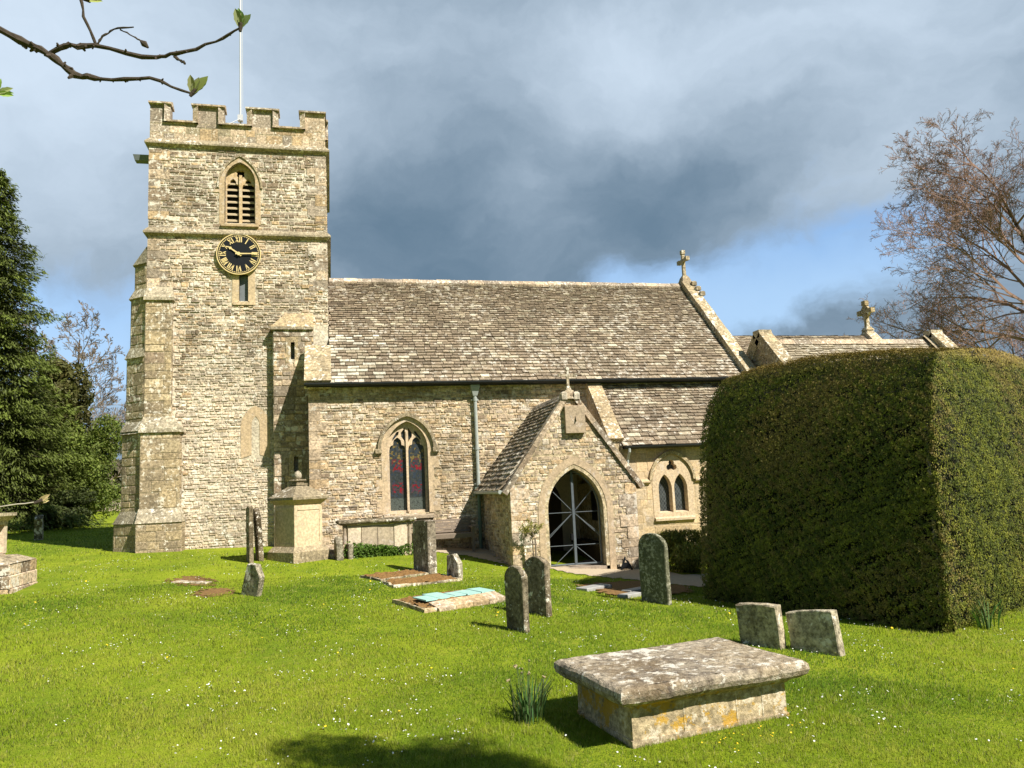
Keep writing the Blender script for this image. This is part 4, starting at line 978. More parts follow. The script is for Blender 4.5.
# square pedestal tomb with pyramid cap
t = thing('pedestal_tomb', 'tall square pedestal tomb with a pyramid cap and finial in front of the stair turret', 'tomb', (-.78, 19.75, .38), radians(38))
mb = MB((.36, .30, .20)); mb.box(-.52, .52, -.52, .52, -.35, .24); mb.fr(-.52, .52, -.52, .52, .24, -.43, .43, -.43, .43, .36); mb.build('plinth', 'coping', t, True)
mb = MB((.52, .44, .28)); mb.box(-.39, .39, -.39, .39, .34, 1.42)
for a in range(4):
    R_ = Matrix.Rotation(a*pi/2, 3, 'Z')
    for (x0, x1, z0_, z1_) in ((-.40, -.32, .36, 1.30), (.32, .40, .36, 1.30), (-.32, .32, .36, .44), (-.32, .32, 1.22, 1.30)):
        q = [(x0, -.405, z0_), (x1, -.405, z0_), (x1, -.36, z0_), (x0, -.36, z0_)]; tq_ = [(x, y, z1_) for x, y, z in q]
        mb.hexa([R_ @ Vector(p) for p in q], [R_ @ Vector(p) for p in tq_])
mb.fr(-.40, .40, -.40, .40, 1.36, -.50, .50, -.50, .50, 1.47, (.40, .33, .21)); mb.build('pedestal', 'ashlar', t, True)
mb = MB((.27, .23, .155)); mb.box(-.52, .52, -.52, .52, 1.47, 1.53); mb.fr(-.52, .52, -.52, .52, 1.53, -.13, .13, -.13, .13, 1.82); 
for z0_, z1_, a, b in ((1.82, 1.86, .17, .17), (1.86, 1.93, .10, .12), (1.93, 1.96, .15, .13)): mb.fr(-a, a, -a, a, z0_, -b, b, -b, b, z1_)
CAP = mb.build('cap', 'coping', t, True)
mb = MB((.40, .36, .28)); mb.tube([(0, 0, z) for z in (1.95, 2.0, 2.06, 2.13, 2.17)], [.05, .09, .10, .07, .015], 10); mb.build('finial', 'coping', CAP, True, True)

# stepped tomb at the left edge
t = thing('stepped_tomb', 'pale pillared pedestal tomb on stepped stone courses at the left edge of the lawn', 'tomb', (-6.58, 17.0, .38))
mb = MB((.40, .34, .23)); z = -.25; k = 0
for h in (.36, .24, .21):
    o_ = .80-.02*k; x = -o_
    mb.box(-o_+.03, o_-.03, -.66, .66, z, z+h)
    while x < o_-.05:
        L = min(rng.uniform(.35, .6), o_-x)
        mb.rbox(x, x+L-.012, -.69-rng.uniform(0, .02), -.6, z+.006, z+h-.006, .015, pick([(CREAM, 3), (OCHRE, 1), (BROWN, 1)])); x += L
    y = -.66
    while y < .6:
        L = min(rng.uniform(.35, .6), .67-y); mb.rbox(o_-.1, o_+rng.uniform(0, .02), y, y+L-.012, z+.006, z+h-.006, .015, pick([(CREAM, 3), (OCHRE, 1), (BROWN, 1)])); y += L
    z += h; k += 1
mb.fr(-.78, .78, -.66, .66, z, -.50, .50, -.42, .42, z+.12, (.36, .31, .22)); mb.build('step', 'grave', t, True)
SX = -.10; mb = MB((.44, .38, .26)); mb.box(-.36+SX, .36+SX, -.30, .30, .56, 1.40); mb.box(-.42+SX, .42+SX, -.36, .36, .62, .74); mb.build('pedestal', 'ashlar', t, True)
for sx in (-1, 1):
    for sy_ in (-1, 1):
        mb = MB((.54, .47, .33)); mb.rbox(SX+sx*.36-.07, SX+sx*.36+.07, sy_*.30-.07, sy_*.30+.07, .72, 1.28, .012); mb.build('pilaster', 'ashlar', t, True)
mb = MB((.50, .44, .31)); mb.box(SX-.44, SX+.44, -.38, .38, 1.27, 1.34); mb.fr(SX-.44, SX+.44, -.38, .38, 1.34, SX-.54, SX+.54, -.48, .48, 1.44); mb.box(SX-.55, SX+.55, -.49, .49, 1.44, 1.50); mb.build('cap', 'coping', t, True)

# kerbed and mossy graves
def ledger(label, pts, h, bed, kerb=.065, col=(.44, .38, .27), slabs=None, zoff=0.0):
    cx = sum(p[0] for p in pts)/4; cy_ = sum(p[1] for p in pts)/4; z0_ = gz(cx, cy_)
    t = thing('kerbed_grave', label, 'grave', (cx, cy_, z0_), 0, 'low kerbed graves in the lawn')
    zs = [gz(*p)+zoff for p in pts]; q = [Vector((p[0], p[1], z)) for p, z in zip(pts, zs)]; ctr = sum(q, Vector())/4
    mb = MB(col)
    for i in range(4):
        a, b = q[i], q[(i+1) % 4]; ia = a+(ctr-a).normalized()*kerb*1.35; ib = b+(ctr-b).normalized()*kerb*1.35; n = max(2, int((b-a).length/.5))
        for k_ in range(n):
            f0, f1 = k_/n, (k_+1)/n-.012; hh = h*rng.uniform(.85, 1.1)
            A, B, Cc, D = a.lerp(b, f0), a.lerp(b, f1), ia.lerp(ib, f1), ia.lerp(ib, f0)
            up_ = Vector((0, 0, 1)); dn = up_*-.2
            inn = lambda p: p+(ctr-p).normalized()*.02+up_*hh
            kf = rng.uniform(.8, 1.12); cc = tuple(x*kf for x in col)
            mb.hexa([A+dn, B+dn, Cc+dn, D+dn], [inn(A), inn(B), Cc+up_*hh, D+up_*hh], cc)
    ko = mb.build('kerb', 'grave', t); subdiv(ko, 1); roughen(ko, .010, 12)
    N = 26; V = []; 
    for j in range(N+1):
        for i in range(N+1):
            u, v = i/N, j/N; p = q[0].lerp(q[1], u).lerp(q[3].lerp(q[2], u), v); p = p+(ctr-p)*.10
            e = min(u, 1-u, v, 1-v)
            V.append((p.x, p.y, p.z+h*.72+bed*min(1, e*5)+.018*math.sin(p.x*13+p.y*7)*math.sin(p.y*17)+rng.uniform(-.02, .03)))
    F = np.array([(j*(N+1)+i, j*(N+1)+i+1, (j+1)*(N+1)+i+1, (j+1)*(N+1)+i) for j in range(N) for i in range(N)])
    fast('moss', np.array(V), F, 'moss', t)
    return t, q, ctr
ledger('left of two mossy kerbed graves side by side in front of the chest tomb', [(.55, 16.75), (.95, 16.15), (2.05, 17.0), (1.75, 17.6)], .045, .02)
ledger('right of two mossy kerbed graves, ending at the small broken-topped gravestone', [(.95, 15.95), (1.12, 15.25), (2.62, 16.05), (2.28, 16.85)], .05, .03)
TG, q, ctr = ledger('mossy grave with a row of pale turquoise slabs laid along its front', [(.98, 13.62), (1.42, 12.55), (2.98, 13.45), (2.55, 14.5)], .07, .05, .06, (.50, .40, .24))
u_ = Vector((1.56, .9, 0)).normalized(); v_ = Vector((-u_.y, u_.x, 0)); b0 = Vector((1.42, 12.55, 0))+v_*.30
mb = MB((.46, .37, .22)); A = Vector((1.62, 12.60, gz(1.62, 12.6)))
for k_ in range(4):
    p0 = A+u_*(.05+.36*k_); p1 = p0+u_*.35
    mb.hexa([p+Vector((0, 0, -.1)) for p in (p0, p1, p1+v_*.28, p0+v_*.28)], [p+Vector((0, 0, h)) for p, h in ((p0, .05), (p1, .06), (p1+v_*.28, .135), (p0+v_*.28, .13))], pick([(OCHRE, 1), (CREAM, 1)]))
mb.build('stone_edge', 'coping', TG)
for i, (s, dpt) in enumerate(((.28, .40), (.56, .52), (.90, .34), (1.14, .40), (1.46, .44))):
    mb = MB(); p0 = b0+u_*(s-.02)+v_*rng.uniform(-.03, .05); zq = .120+.004*i; wd = .30 if i != 2 else .24; wd = .33 if i == 1 else wd
    qd = [p0, p0+u_*wd, p0+u_*(wd+.02)+v_*dpt, p0+u_*.02+v_*dpt]
    mb.hexa([(p.x, p.y, gz(p.x, p.y)+zq) for p in qd], [(p.x, p.y, gz(p.x, p.y)+zq+.022) for p in qd])
    o = mb.build('flat_slab', 'teal'); tag(o, ['pale turquoise slab at the left end of the row on the mossy grave', 'largest turquoise slab, second from the left end of its row on the mossy grave', 'smallest turquoise slab, in the middle of the row on the mossy grave', 'turquoise slab between the smallest and the right-hand one on the mossy grave', 'turquoise slab at the right end of the row, nearest the porch'][i], 'slab', 'turquoise slabs on the mossy grave')
draped('moss_patch', [(4.75, 15.1), (5.05, 13.55), (6.6, 13.75), (7.0, 14.75), (6.35, 15.75), (5.6, 15.6)], 'moss', .03, .09, 'stuff', wob=.10)
for lab, (x, y), s in (('pale flat stone lying left in the brown moss beside the path', (4.95, 14.6), .34), ('pale flat stone lying in the brown moss just left of the tall green gravestone', (5.6, 14.1), .26), ('narrow flat stone at the front edge of the brown moss patch', (5.25, 13.5), .22)):
    mb = MB(); mb.rbox(-s, s, -s*.45, s*.45, -.03, .045, .01); o = mb.build('flat_stone', 'paleslab'); o.location = (x, y, gz(x, y)+.025); o.rotation_euler = (0, 0, .45); tag(o, lab, 'stone', 'flat stones in the moss')
for poly in ([(-3.3, 17.2), (-2.9, 17.7), (-2.45, 17.2), (-2.2, 16.2), (-2.7, 16.3)], [(-2.3, 16.0), (-1.85, 15.9), (-1.75, 15.2), (-2.15, 14.9), (-2.5, 15.4)]):
    draped('bare_soil', poly, 'moss', .010, .06, 'stuff', wob=.16)
mb = MB((.44, .38, .27)); mb.rbox(-.4, .4, -.10, .10, -.05, .03, .01); o = mb.build('flat_stone', 'grave'); o.location = (-2.72, 16.75, gz(-2.72, 16.75)); o.rotation_euler = (.02, .03, -.5); tag(o, 'flat stone sunk in worn grass in front of the tower', 'stone')
mb = MB((.40, .34, .24))
for i, (dx, h) in enumerate(((0, .10), (.10, .20), (.2, .28))): mb.rbox(-.45+dx, .38, -.2+dx*1.2, .5, -.25, h, .02, pick([(GREY, 1), (CREAM, 1)]))
o = mb.build('stone_steps', 'coping'); o.location = (-.02, 19.9, gz(0, 19.9)); tag(o, 'low worn stone steps beside the square pedestal tomb', 'steps')

# bench
t = thing('bench', 'weathered slatted wooden bench against the nave wall beside the downpipe', 'bench', (3.0, 21.28, gz(3, 21.1)))
W_ = .74
for i in range(5): mb = MB(); mb.rbox(-W_, W_, -.42+i*.095, -.345+i*.095, .42, .445, .006); mb.build('seat_slat', 'benchwood', t, True)
for i in range(5):
    mb = MB(); z = .47+i*.072; y = .08+i*.018; mb.hexa([(-W_, y, z), (W_, y, z), (W_, y+.025, z), (-W_, y+.025, z)], [(-W_, y+.014, z+.060), (W_, y+.014, z+.060), (W_, y+.039, z+.060), (-W_, y+.039, z+.060)]); mb.build('back_slat', 'benchwood', t, True)
for s in (-1, 1):
    x = s*W_
    mb = MB(); mb.hexa([(x-.035, .07, -.1), (x+.035, .07, -.1), (x+.035, .13, -.1), (x-.035, .13, -.1)], [(x-.035, .17, .84), (x+.035, .17, .84), (x+.035, .22, .84), (x-.035, .22, .84)]); mb.build('leg', 'benchwood', t, True)
    mb = MB(); mb.box(x-.035, x+.035, -.43, -.37, -.1, .58); mb.build('leg', 'benchwood', t, True)
    mb = MB(); mb.rbox(x-.045, x+.045, -.47, .13, .58, .62, .01); mb.build('armrest', 'benchwood', t, True)
mb = MB(); mb.box(-W_, W_, -.42, -.38, .33, .42); mb.box(-W_, W_, .08, .11, .33, .42); mb.build('seat_rail', 'benchwood', t, True)

# boot scraper by the porch
t = thing('boot_scraper', 'small black iron boot scraper at the foot of the porch wall beside the arch', 'boot scraper', (6.98, 18.06, gz(6.98, 18.0)), radians(4))
mb = MB(); mb.tube([(-.16, 0, -.05), (-.10, 0, .10), (-.02, .02, .27), (.04, 0, .22), (.12, 0, .08), (.18, 0, -.05)], .028, 7); mb.tube([(-.02, .02, .27), (0, .02, .33)], [.03, .015], 7); mb.build('frame', 'black', t, True)
mb = MB(); mb.hexa([(-.10, -.02, .05), (.10, -.02, .05), (.10, .0, .05), (-.10, .0, .05)], [(-.05, -.02, .19), (.06, -.02, .19), (.06, 0, .19), (-.05, 0, .19)]); mb.build('blade', 'black', t, True)

# far boundary wall
t = None
mb = MB((.34, .30, .22)); 
for k_ in range(40):
    x0 = -30+k_*1.0; mb.box(x0, x0+.99, 62, 62.5, gz(x0, 62)-.3, gz(x0, 62)+.85+rng.uniform(-.05, .05), pick([(GREY, 2), (BROWN, 1)]))
tag(mb.build('boundary_wall', 'rubble'), 'low grey drystone boundary wall far behind the churchyard trees', 'wall')
#__PART4__

# ================================================================== PLANTS
def pn(P_, s, seed=0):
    """smooth pseudo-noise 0..1 of points"""
    P_ = np.asarray(P_, float); r = np.random.default_rng(seed); o = np.zeros(len(P_)); tot = 0
    for k_ in range(7):
        dv = r.normal(size=3); dv /= np.linalg.norm(dv); f = s*r.uniform(.5, 2.1); ph = r.uniform(0, 6.28); o += np.sin(P_ @ dv*f*6.28/1.0+ph+1.5*np.sin(P_ @ np.roll(dv, 1)*f*3+ph)); tot += 1
    return np.clip(.5+o/tot*.9, 0, 1)
def unit(v): return v/np.maximum(np.linalg.norm(v, axis=1, keepdims=True), 1e-9)
def leafquads(Pc, Nn_, ln, wd, droop=0.0, tang=None, flatness=.5):
    """one folded leaf (rhomb of 4 verts) at each point, roughly facing Nn_"""
    n = len(Pc); nn = unit(Nn_*flatness+NR.normal(size=(n, 3))*(1-flatness)*.8)
    tg = NR.normal(size=(n, 3)) if tang is None else tang+NR.normal(size=(n, 3))*.25
    tg = tg-nn*np.sum(tg*nn, 1, keepdims=True); tg = unit(tg); tg[:, 2] -= droop; bt = np.cross(nn, tg)
    ln = np.broadcast_to(ln, (n,)).reshape(-1, 1)*NR.uniform(.7, 1.3, (n, 1)); wd = np.broadcast_to(wd, (n,)).reshape(-1, 1)*NR.uniform(.7, 1.3, (n, 1))
    V = np.stack([Pc-tg*ln*.5, Pc+bt*wd*.5+nn*wd*.12, Pc+tg*ln*.5, Pc-bt*wd*.5+nn*wd*.12], 1).reshape(-1, 3)
    return V, np.arange(4*n).reshape(-1, 4)
def vcol(base, var, n, n_per=4, tone=None):
    c = np.asarray(base, float)*np.ones((n, 3)); c = c*NR.uniform(1-var, 1+var, (n, 1))*NR.uniform(.92, 1.08, (n, 3))
    return np.repeat(c, n_per, 0)
def cmix(a, b, t): return np.asarray(a)*(1-t[:, None])+np.asarray(b)*t[:, None]

# ---- the clipped yew block
HB = np.array([[8.12, 9.16], [6.44, 12.95], [9.9, 16.2], [13.6, 11.6]]); HT = np.array([[8.86, 9.66], [7.12, 12.92], [10.0, 15.8], [13.3, 11.95]])
HZ = np.array([3.56, 3.62, 3.6, 3.72])
hc = HB.mean(0); HG = np.array([gz(*p) for p in HB])-.05
def hside(i, u, v):
    """point on side i (corner i -> i+1): u along, v up"""
    j = (i+1) % 4
    b = HB[i]*(1-u[:, None])+HB[j]*u[:, None]; t_ = HT[i]*(1-u[:, None])+HT[j]*u[:, None]
    zb = HG[i]*(1-u)+HG[j]*u; zt = HZ[i]*(1-u)+HZ[j]*u+.16*np.sin(pi*u)
    vv = v[:, None]; ef = np.clip(u*(1-u)*14, 0, 1); bulge = np.sin(pi*np.clip(v, 0, 1))**.8*.07*ef; curve = .36*v+.64*v**7
    xy = b*(1-curve[:, None])+t_*curve[:, None]
    e = HB[j]-HB[i]; nrm = np.array([-e[1], e[0]])/np.linalg.norm(e)
    if np.dot(nrm, hc-HB[i]) > 0: nrm = -nrm
    p = np.column_stack([xy+nrm*bulge[:, None], zb+(zt-zb)*v]); nn = np.tile(np.append(nrm, .12), (len(u), 1))
    lump = ((pn(p, .25, 5)-.5)*.09+(pn(p, .9, 6)-.5)*.035)*(.25+.75*ef)
    under = np.clip(.10-v, 0, .1)*-1.2*(.4+pn(p*[1, 1, 0], .5, 9))
    return p+unit(nn)*(lump+under)[:, None], unit(nn)
def htop(u, v):
    u_, v_ = u[:, None], v[:, None]
    xy = (HT[0]*(1-u_)+HT[1]*u_)*(1-v_)+(HT[3]*(1-u_)+HT[2]*u_)*v_
    z = ((HZ[0]*(1-u)+HZ[1]*u)*(1-v)+(HZ[3]*(1-u)+HZ[2]*u)*v)+.38*np.clip(4*u*(1-u), 0, 1)**.6*np.clip(4*v*(1-v), 0, 1)**.55+.0
    z += .16*np.sin(pi*u)*(np.abs(2*v-1)**4)+.16*np.sin(pi*v)*(np.abs(2*u-1)**4)
    p = np.column_stack([xy, z]); p[:, 2] += (pn(p, .4, 8)-.5)*.06+(pn(p, 1.6, 18)-.5)*.03
    return p, np.tile([0, 0, 1.], (len(u), 1))
HEDGE = thing('clipped_yew', 'huge dark yew clipped into a tall block with sloping sides, browner on its domed top', 'hedge', (9, 12.2, -.3))
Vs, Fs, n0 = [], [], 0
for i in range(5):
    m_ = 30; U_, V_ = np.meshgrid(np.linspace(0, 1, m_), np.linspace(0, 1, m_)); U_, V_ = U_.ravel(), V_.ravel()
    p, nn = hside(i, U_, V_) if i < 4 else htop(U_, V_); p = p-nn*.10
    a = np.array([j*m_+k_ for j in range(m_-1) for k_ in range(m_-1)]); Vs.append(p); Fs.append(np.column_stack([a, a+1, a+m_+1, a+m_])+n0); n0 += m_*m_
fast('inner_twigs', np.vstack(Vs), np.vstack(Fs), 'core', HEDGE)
Vs, Fs, Cs, n0 = [], [], [], 0
for i, cnt in ((0, 210000), (3, 150000), (1, 16000), (2, 6000), (4, 90000)):
    u, v = NR.uniform(0, 1, cnt), NR.uniform(0, 1, cnt)**(1.0)
    u = u*1.02-.01 if i < 4 else u; p, nn = hside(i, u, v*1.02) if i < 4 else htop(u, v)
    gaps = pn(p, 1.3, 21)*.35+pn(p, 7.5, 22)*.65
    keep = NR.uniform(0, 1, cnt) < np.clip((gaps-.24)*3.0, .16, 1); p, nn, gaps = p[keep], nn[keep], gaps[keep]; cnt = len(p)
    p = p+nn*(NR.normal(0, .022, cnt)+.02+(gaps-.5)*.03)[:, None]
    V_, F_ = leafquads(p, nn, .033, .0155, .10, None, .80)
    big = pn(p, .30, 31); med = pn(p, 2.2, 32)*.4+pn(p, 8, 34)*.6; fine_ = pn(p, 7, 33)
    c = cmix((.060, .078, .010), (.225, .230, .028), np.clip((med-.35)*1.5, 0, 1))
    br = np.clip((big*.55+fine_*.45-.52)*4, 0, 1)*.60
    c = cmix(c, (.24, .165, .06), br)
    topw = np.clip((p[:, 2]-3.55)/.25, 0, 1)*(.55+.45*med)
    c = cmix(c, (.33, .235, .075), topw*.85)
    c = c*NR.uniform(.6, 1.4, (cnt, 1)); Vs.append(V_); Fs.append(F_+n0); Cs.append(np.repeat(c, 4, 0)); n0 += len(V_)
fast('foliage', np.vstack(Vs), np.vstack(Fs), 'yew', HEDGE, np.vstack(Cs))

# ---- shrubs and ground plants
def shrub(name, label, cat, x, y, r, h, n, col, var=.35, leaf=(.06, .025), z=None, droop=.3, squash=1.0, clumps=14, mat='leaf', flat=.35, parent_group=None, core=.62):
    z = gz(x, y) if z is None else z
    t = thing(name, label, cat, (x, y, z), 0, parent_group)
    ctr = []
    for k_ in range(clumps):
        a = NR.uniform(0, 6.28); rr = r*.72*math.sqrt(NR.uniform(0, 1)); zz_ = NR.uniform(.14, .80)*h
        env = math.sqrt(max(.05, 1-((zz_/h-.45)/.62)**2)); ctr.append((rr*env*cos(a), rr*env*sin(a)*squash, zz_, r*NR.uniform(.26, .46)))
    ctr = np.array(ctr); ci = NR.integers(0, clumps, n); dv = unit(NR.normal(size=(n, 3))); rad = NR.uniform(.45, 1.05, n)**.6
    sc = np.array([1, 1, min(1.2, h/r*.5)])
    p = ctr[ci, :3]+dv*sc*(ctr[ci, 3]*rad)[:, None]; p[:, 2] = np.abs(p[:, 2])
    p += np.array([x, y, z]); V_, F_ = leafquads(p, dv, leaf[0], leaf[1], droop, None, flat)
    tone = np.repeat(NR.uniform(.7, 1.3, clumps)[ci], 4)
    fast('foliage', V_, F_, mat, t, vcol(col, var, n)*tone[:, None])
    mb = MB((.12, .09, .06))
    for k_ in range(min(clumps, 10)):
        c = ctr[k_]; mb.tube([(c[0]*.1, c[1]*.1, -.1), (c[0]*.5, c[1]*.5, c[2]*.55), (c[0], c[1], c[2])], [r*.035, r*.022, r*.01], 5)
    mb.build('stem', 'bark', t, True); return t
shrub('shrub', 'low bushy green shrub between the porch and the clipped yew', 'shrub', 8.35, 17.5, .95, 1.05, 16000, (.20, .20, .04), leaf=(.085, .018), droop=.6, clumps=26)
shrub('leafy_bush', 'mid green bush in young leaf left of the tower under the conifer', 'bush', -11.3, 40.2, 1.75, 5.9, 42000, (.135, .175, .034), leaf=(.13, .07), clumps=46, droop=.2)
shrub('leafy_bush', 'low bush coloured dark as the shade at the foot of the young-leaved bush left of the tower', 'bush', -11.9, 38.2, 1.6, 1.9, 15000, (.045, .06, .016), leaf=(.13, .06), clumps=24)  # leaf colour darkened to stand for the shade under the taller bush
shrub('yew_tree', 'dark brownish-green yew standing behind the conifer left of the tower', 'tree', -12.9, 40.6, 1.9, 9.2, 34000, (.075, .075, .020), leaf=(.20, .09), clumps=46, mat='needle')

# low leafy plants along the foot of the chest tomb
Pp = []
n = 2600; s_ = NR.uniform(0, 1, n); px_ = .30+1.75*s_; py_ = 19.72+.6*s_+NR.normal(0, .07, n); hz = NR.uniform(0, .26, n)*(.5+pn(np.column_stack([px_, py_, px_*0]), 1.6, 3))
p = np.column_stack([px_, py_, gza(px_, py_)+hz]); V_, F_ = leafquads(p, np.tile([0, -.5, .8], (n, 1)), .075, .045, .1)
tag(fast('ground_cover', V_, F_, 'leaf', None, vcol((.085, .15, .022), .35, n)), 'strip of low bright green leaves along the foot of the chest tomb', 'plants', kind='stuff')

def blades(mb, x, y, z, n, L, spread, wd, col, bend=.5):
    for k_ in range(n):
        a = rng.uniform(0, 6.28); r_ = spread*math.sqrt(rng.random()); l = L*rng.uniform(.6, 1.05); ln = rng.uniform(.05, bend); da = a+rng.uniform(-.7, .7)
        bx, by = x+r_*cos(a), y+r_*sin(a); pts = []
        for s in (0, .35, .7, 1): pts.append((bx+cos(da)*ln*l*s*s, by+sin(da)*ln*l*s*s, z+l*s*(1-.25*ln*s)))
        wx, wy = -sin(da+.8)*wd/2, cos(da+.8)*wd/2; c = tuple(q*rng.uniform(.7, 1.25) for q in col); vs = []
        for (X, Y, Z), f in zip(pts, (.8, 1, .9, .12)): vs += [(X-wx*f, Y-wy*f, Z), (X+wx*f, Y+wy*f, Z)]
        mb.add(vs, [(0, 1, 3, 2), (2, 3, 5, 4), (4, 5, 7, 6)], c)
t = thing('daffodil_clump', 'clump of tall narrow daffodil leaves beside the foreground slab tomb', 'plant', (1.72, 7.12, gz(1.72, 7.12)))
mb = MB(); blades(mb, 1.72, 7.12, gz(1.72, 7.12)-.02, 95, .44, .15, .014, (.075, .135, .045), .55); mb.build('leaves', 'leaf', t)
mb = MB((.42, .34, .20))
for k_ in range(9):
    a = rng.uniform(0, 6.28); r_ = rng.uniform(.02, .16); x, y = 1.72+r_*cos(a), 7.12+r_*sin(a); z = gz(x, y); l = rng.uniform(.36, .50); ex, ey = x+.07*cos(a), y+.07*sin(a)
    mb.tube([(x, y, z), (ex, ey, z+l)], .003, 4, (.10, .16, .05)); mb.tube([(ex, ey, z+l), (ex+.03*cos(a), ey+.03*sin(a), z+l-.015)], [.006, .012], 5)
mb.build('withered_flower', 'leaf', t)
t = thing('iris_clump', 'small clump of upright leaves growing at the foot of the clipped yew', 'plant', (8.95, 9.35, gz(8.95, 9.35)))
mb = MB(); blades(mb, 8.95, 9.35, gz(8.95, 9.35)-.02, 30, .50, .16, .018, (.10, .16, .05), .6); mb.build('leaves', 'leaf', t)

# young tree with stake at the porch
t = thing('young_tree', 'young staked tree with a small tuft of leaves in front of the porch wall', 'tree', (4.62, 17.95, gz(4.62, 17.95)))
mb = MB((.20, .15, .10)); mb.tube([(0, 0, -.1), (.01, 0, .4), (0, .01, .85)], [.014, .012, .009], 6)
TR = mb
brs = []
for k_ in range(16):
    a = rng.uniform(0, 6.28); e = rng.uniform(.5, 1.15); l = rng.uniform(.22, .42); z0_ = rng.uniform(.72, .86); pe = (cos(a)*cos(e)*l, sin(a)*cos(e)*l, z0_+sin(e)*l); mb.tube([(0, 0, z0_), (pe[0]*.45, pe[1]*.45, z0_+(pe[2]-z0_)*.55), pe], [.0045, .0035, .002], 4); brs.append((z0_, pe))
mb.build('trunk', 'bark', t, True)
mb = MB((.36, .28, .17)); mb.tube([(.07, -.03, -.2), (.07, -.03, .74)], .02, 6); mb.tube([(-.03, -.01, .60), (.10, -.04, .60)], .02, 5, (.03, .03, .03)); mb.build('stake', 'benchwood', t, True)
n = 700; bi = NR.integers(0, 16, n); f = NR.uniform(.45, 1.05, n); pe = np.array([b[1] for b in brs])[bi]; z0_ = np.array([b[0] for b in brs])[bi]
p = np.column_stack([pe[:, 0]*f, pe[:, 1]*f, z0_+(pe[:, 2]-z0_)*f])+NR.normal(0, .02, (n, 3)); V_, F_ = leafquads(p, NR.normal(size=(n, 3)), .04, .022)
fast('foliage', V_, F_, 'leaf', t, vcol((.30, .29, .08), .35, n), local=True)

# ---- conifer at the left
def conifer(label, x, y, H, R0, seed, col):
    r = np.random.default_rng(seed); z0_ = gz(x, y); t = thing('conifer', label, 'tree', (x, y, z0_))
    mb = MB((.10, .07, .05)); mb.tube([(0, 0, -.3), (0, 0, H*.5), (0, 0, H*.98)], [.34, .19, .02], 8)
    Pts, Nrm, Tn, Cn = [], [], [], []
    zz_ = .9
    while zz_ < H*.985:
        f = zz_/H; R = R0*(1-f)**.72*(.90+.1*math.sin(zz_*2.1)); nb = int(9+4*(1-f))
        for b in range(nb):
            a = r.uniform(0, 2*pi); L = R*r.uniform(.68, 1.14); dr = .34*L*r.uniform(.6, 1.2); m_ = max(12, int(L*52))
            s = r.uniform(.04, 1.0, m_)**.8
            px_ = cos(a)*L*s; py_ = sin(a)*L*s; pz_ = zz_+.10*L*s-dr*s**1.6+.12*L*np.maximum(0, s-.8)*2
            side = r.normal(0, 1, m_)*.26*L*(.35+.5*(1-s)); px_ += -sin(a)*side; py_ += cos(a)*side; pz_ += -np.abs(side)*.45+r.normal(0, .05, m_)
            Pts.append(np.column_stack([px_, py_, pz_])); Nrm.append(np.tile([cos(a)*.45, sin(a)*.45, .8], (m_, 1))); Tn.append(np.tile([cos(a), sin(a), -.55], (m_, 1)))
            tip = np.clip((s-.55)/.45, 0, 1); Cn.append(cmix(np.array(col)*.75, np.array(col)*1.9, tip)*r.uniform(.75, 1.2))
            if zz_ < H*.9 and b % 3 == 0: mb.tube([(0, 0, zz_), (cos(a)*L*.5, sin(a)*L*.5, zz_+.05*L-dr*.33), (cos(a)*L*.92, sin(a)*L*.92, zz_+.09*L-dr*.87)], [.04, .025, .008], 4)
        zz_ += .26+.10*(1-f)
    mb.build('trunk', 'bark', t, True)
    Pn_, Nn_, Tn, Cn = map(np.vstack, (Pts, Nrm, Tn, Cn)); k_ = 2
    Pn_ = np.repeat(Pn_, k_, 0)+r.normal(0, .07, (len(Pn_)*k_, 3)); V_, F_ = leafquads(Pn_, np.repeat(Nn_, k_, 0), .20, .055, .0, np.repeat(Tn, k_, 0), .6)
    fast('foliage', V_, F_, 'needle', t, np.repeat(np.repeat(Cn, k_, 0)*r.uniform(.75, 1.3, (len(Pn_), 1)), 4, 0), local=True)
conifer('tall dense dark green conifer at the left edge, taller than the bushes beside it', -14.35, 37.5, 16.4, 4.8, 3, (.062, .080, .014))

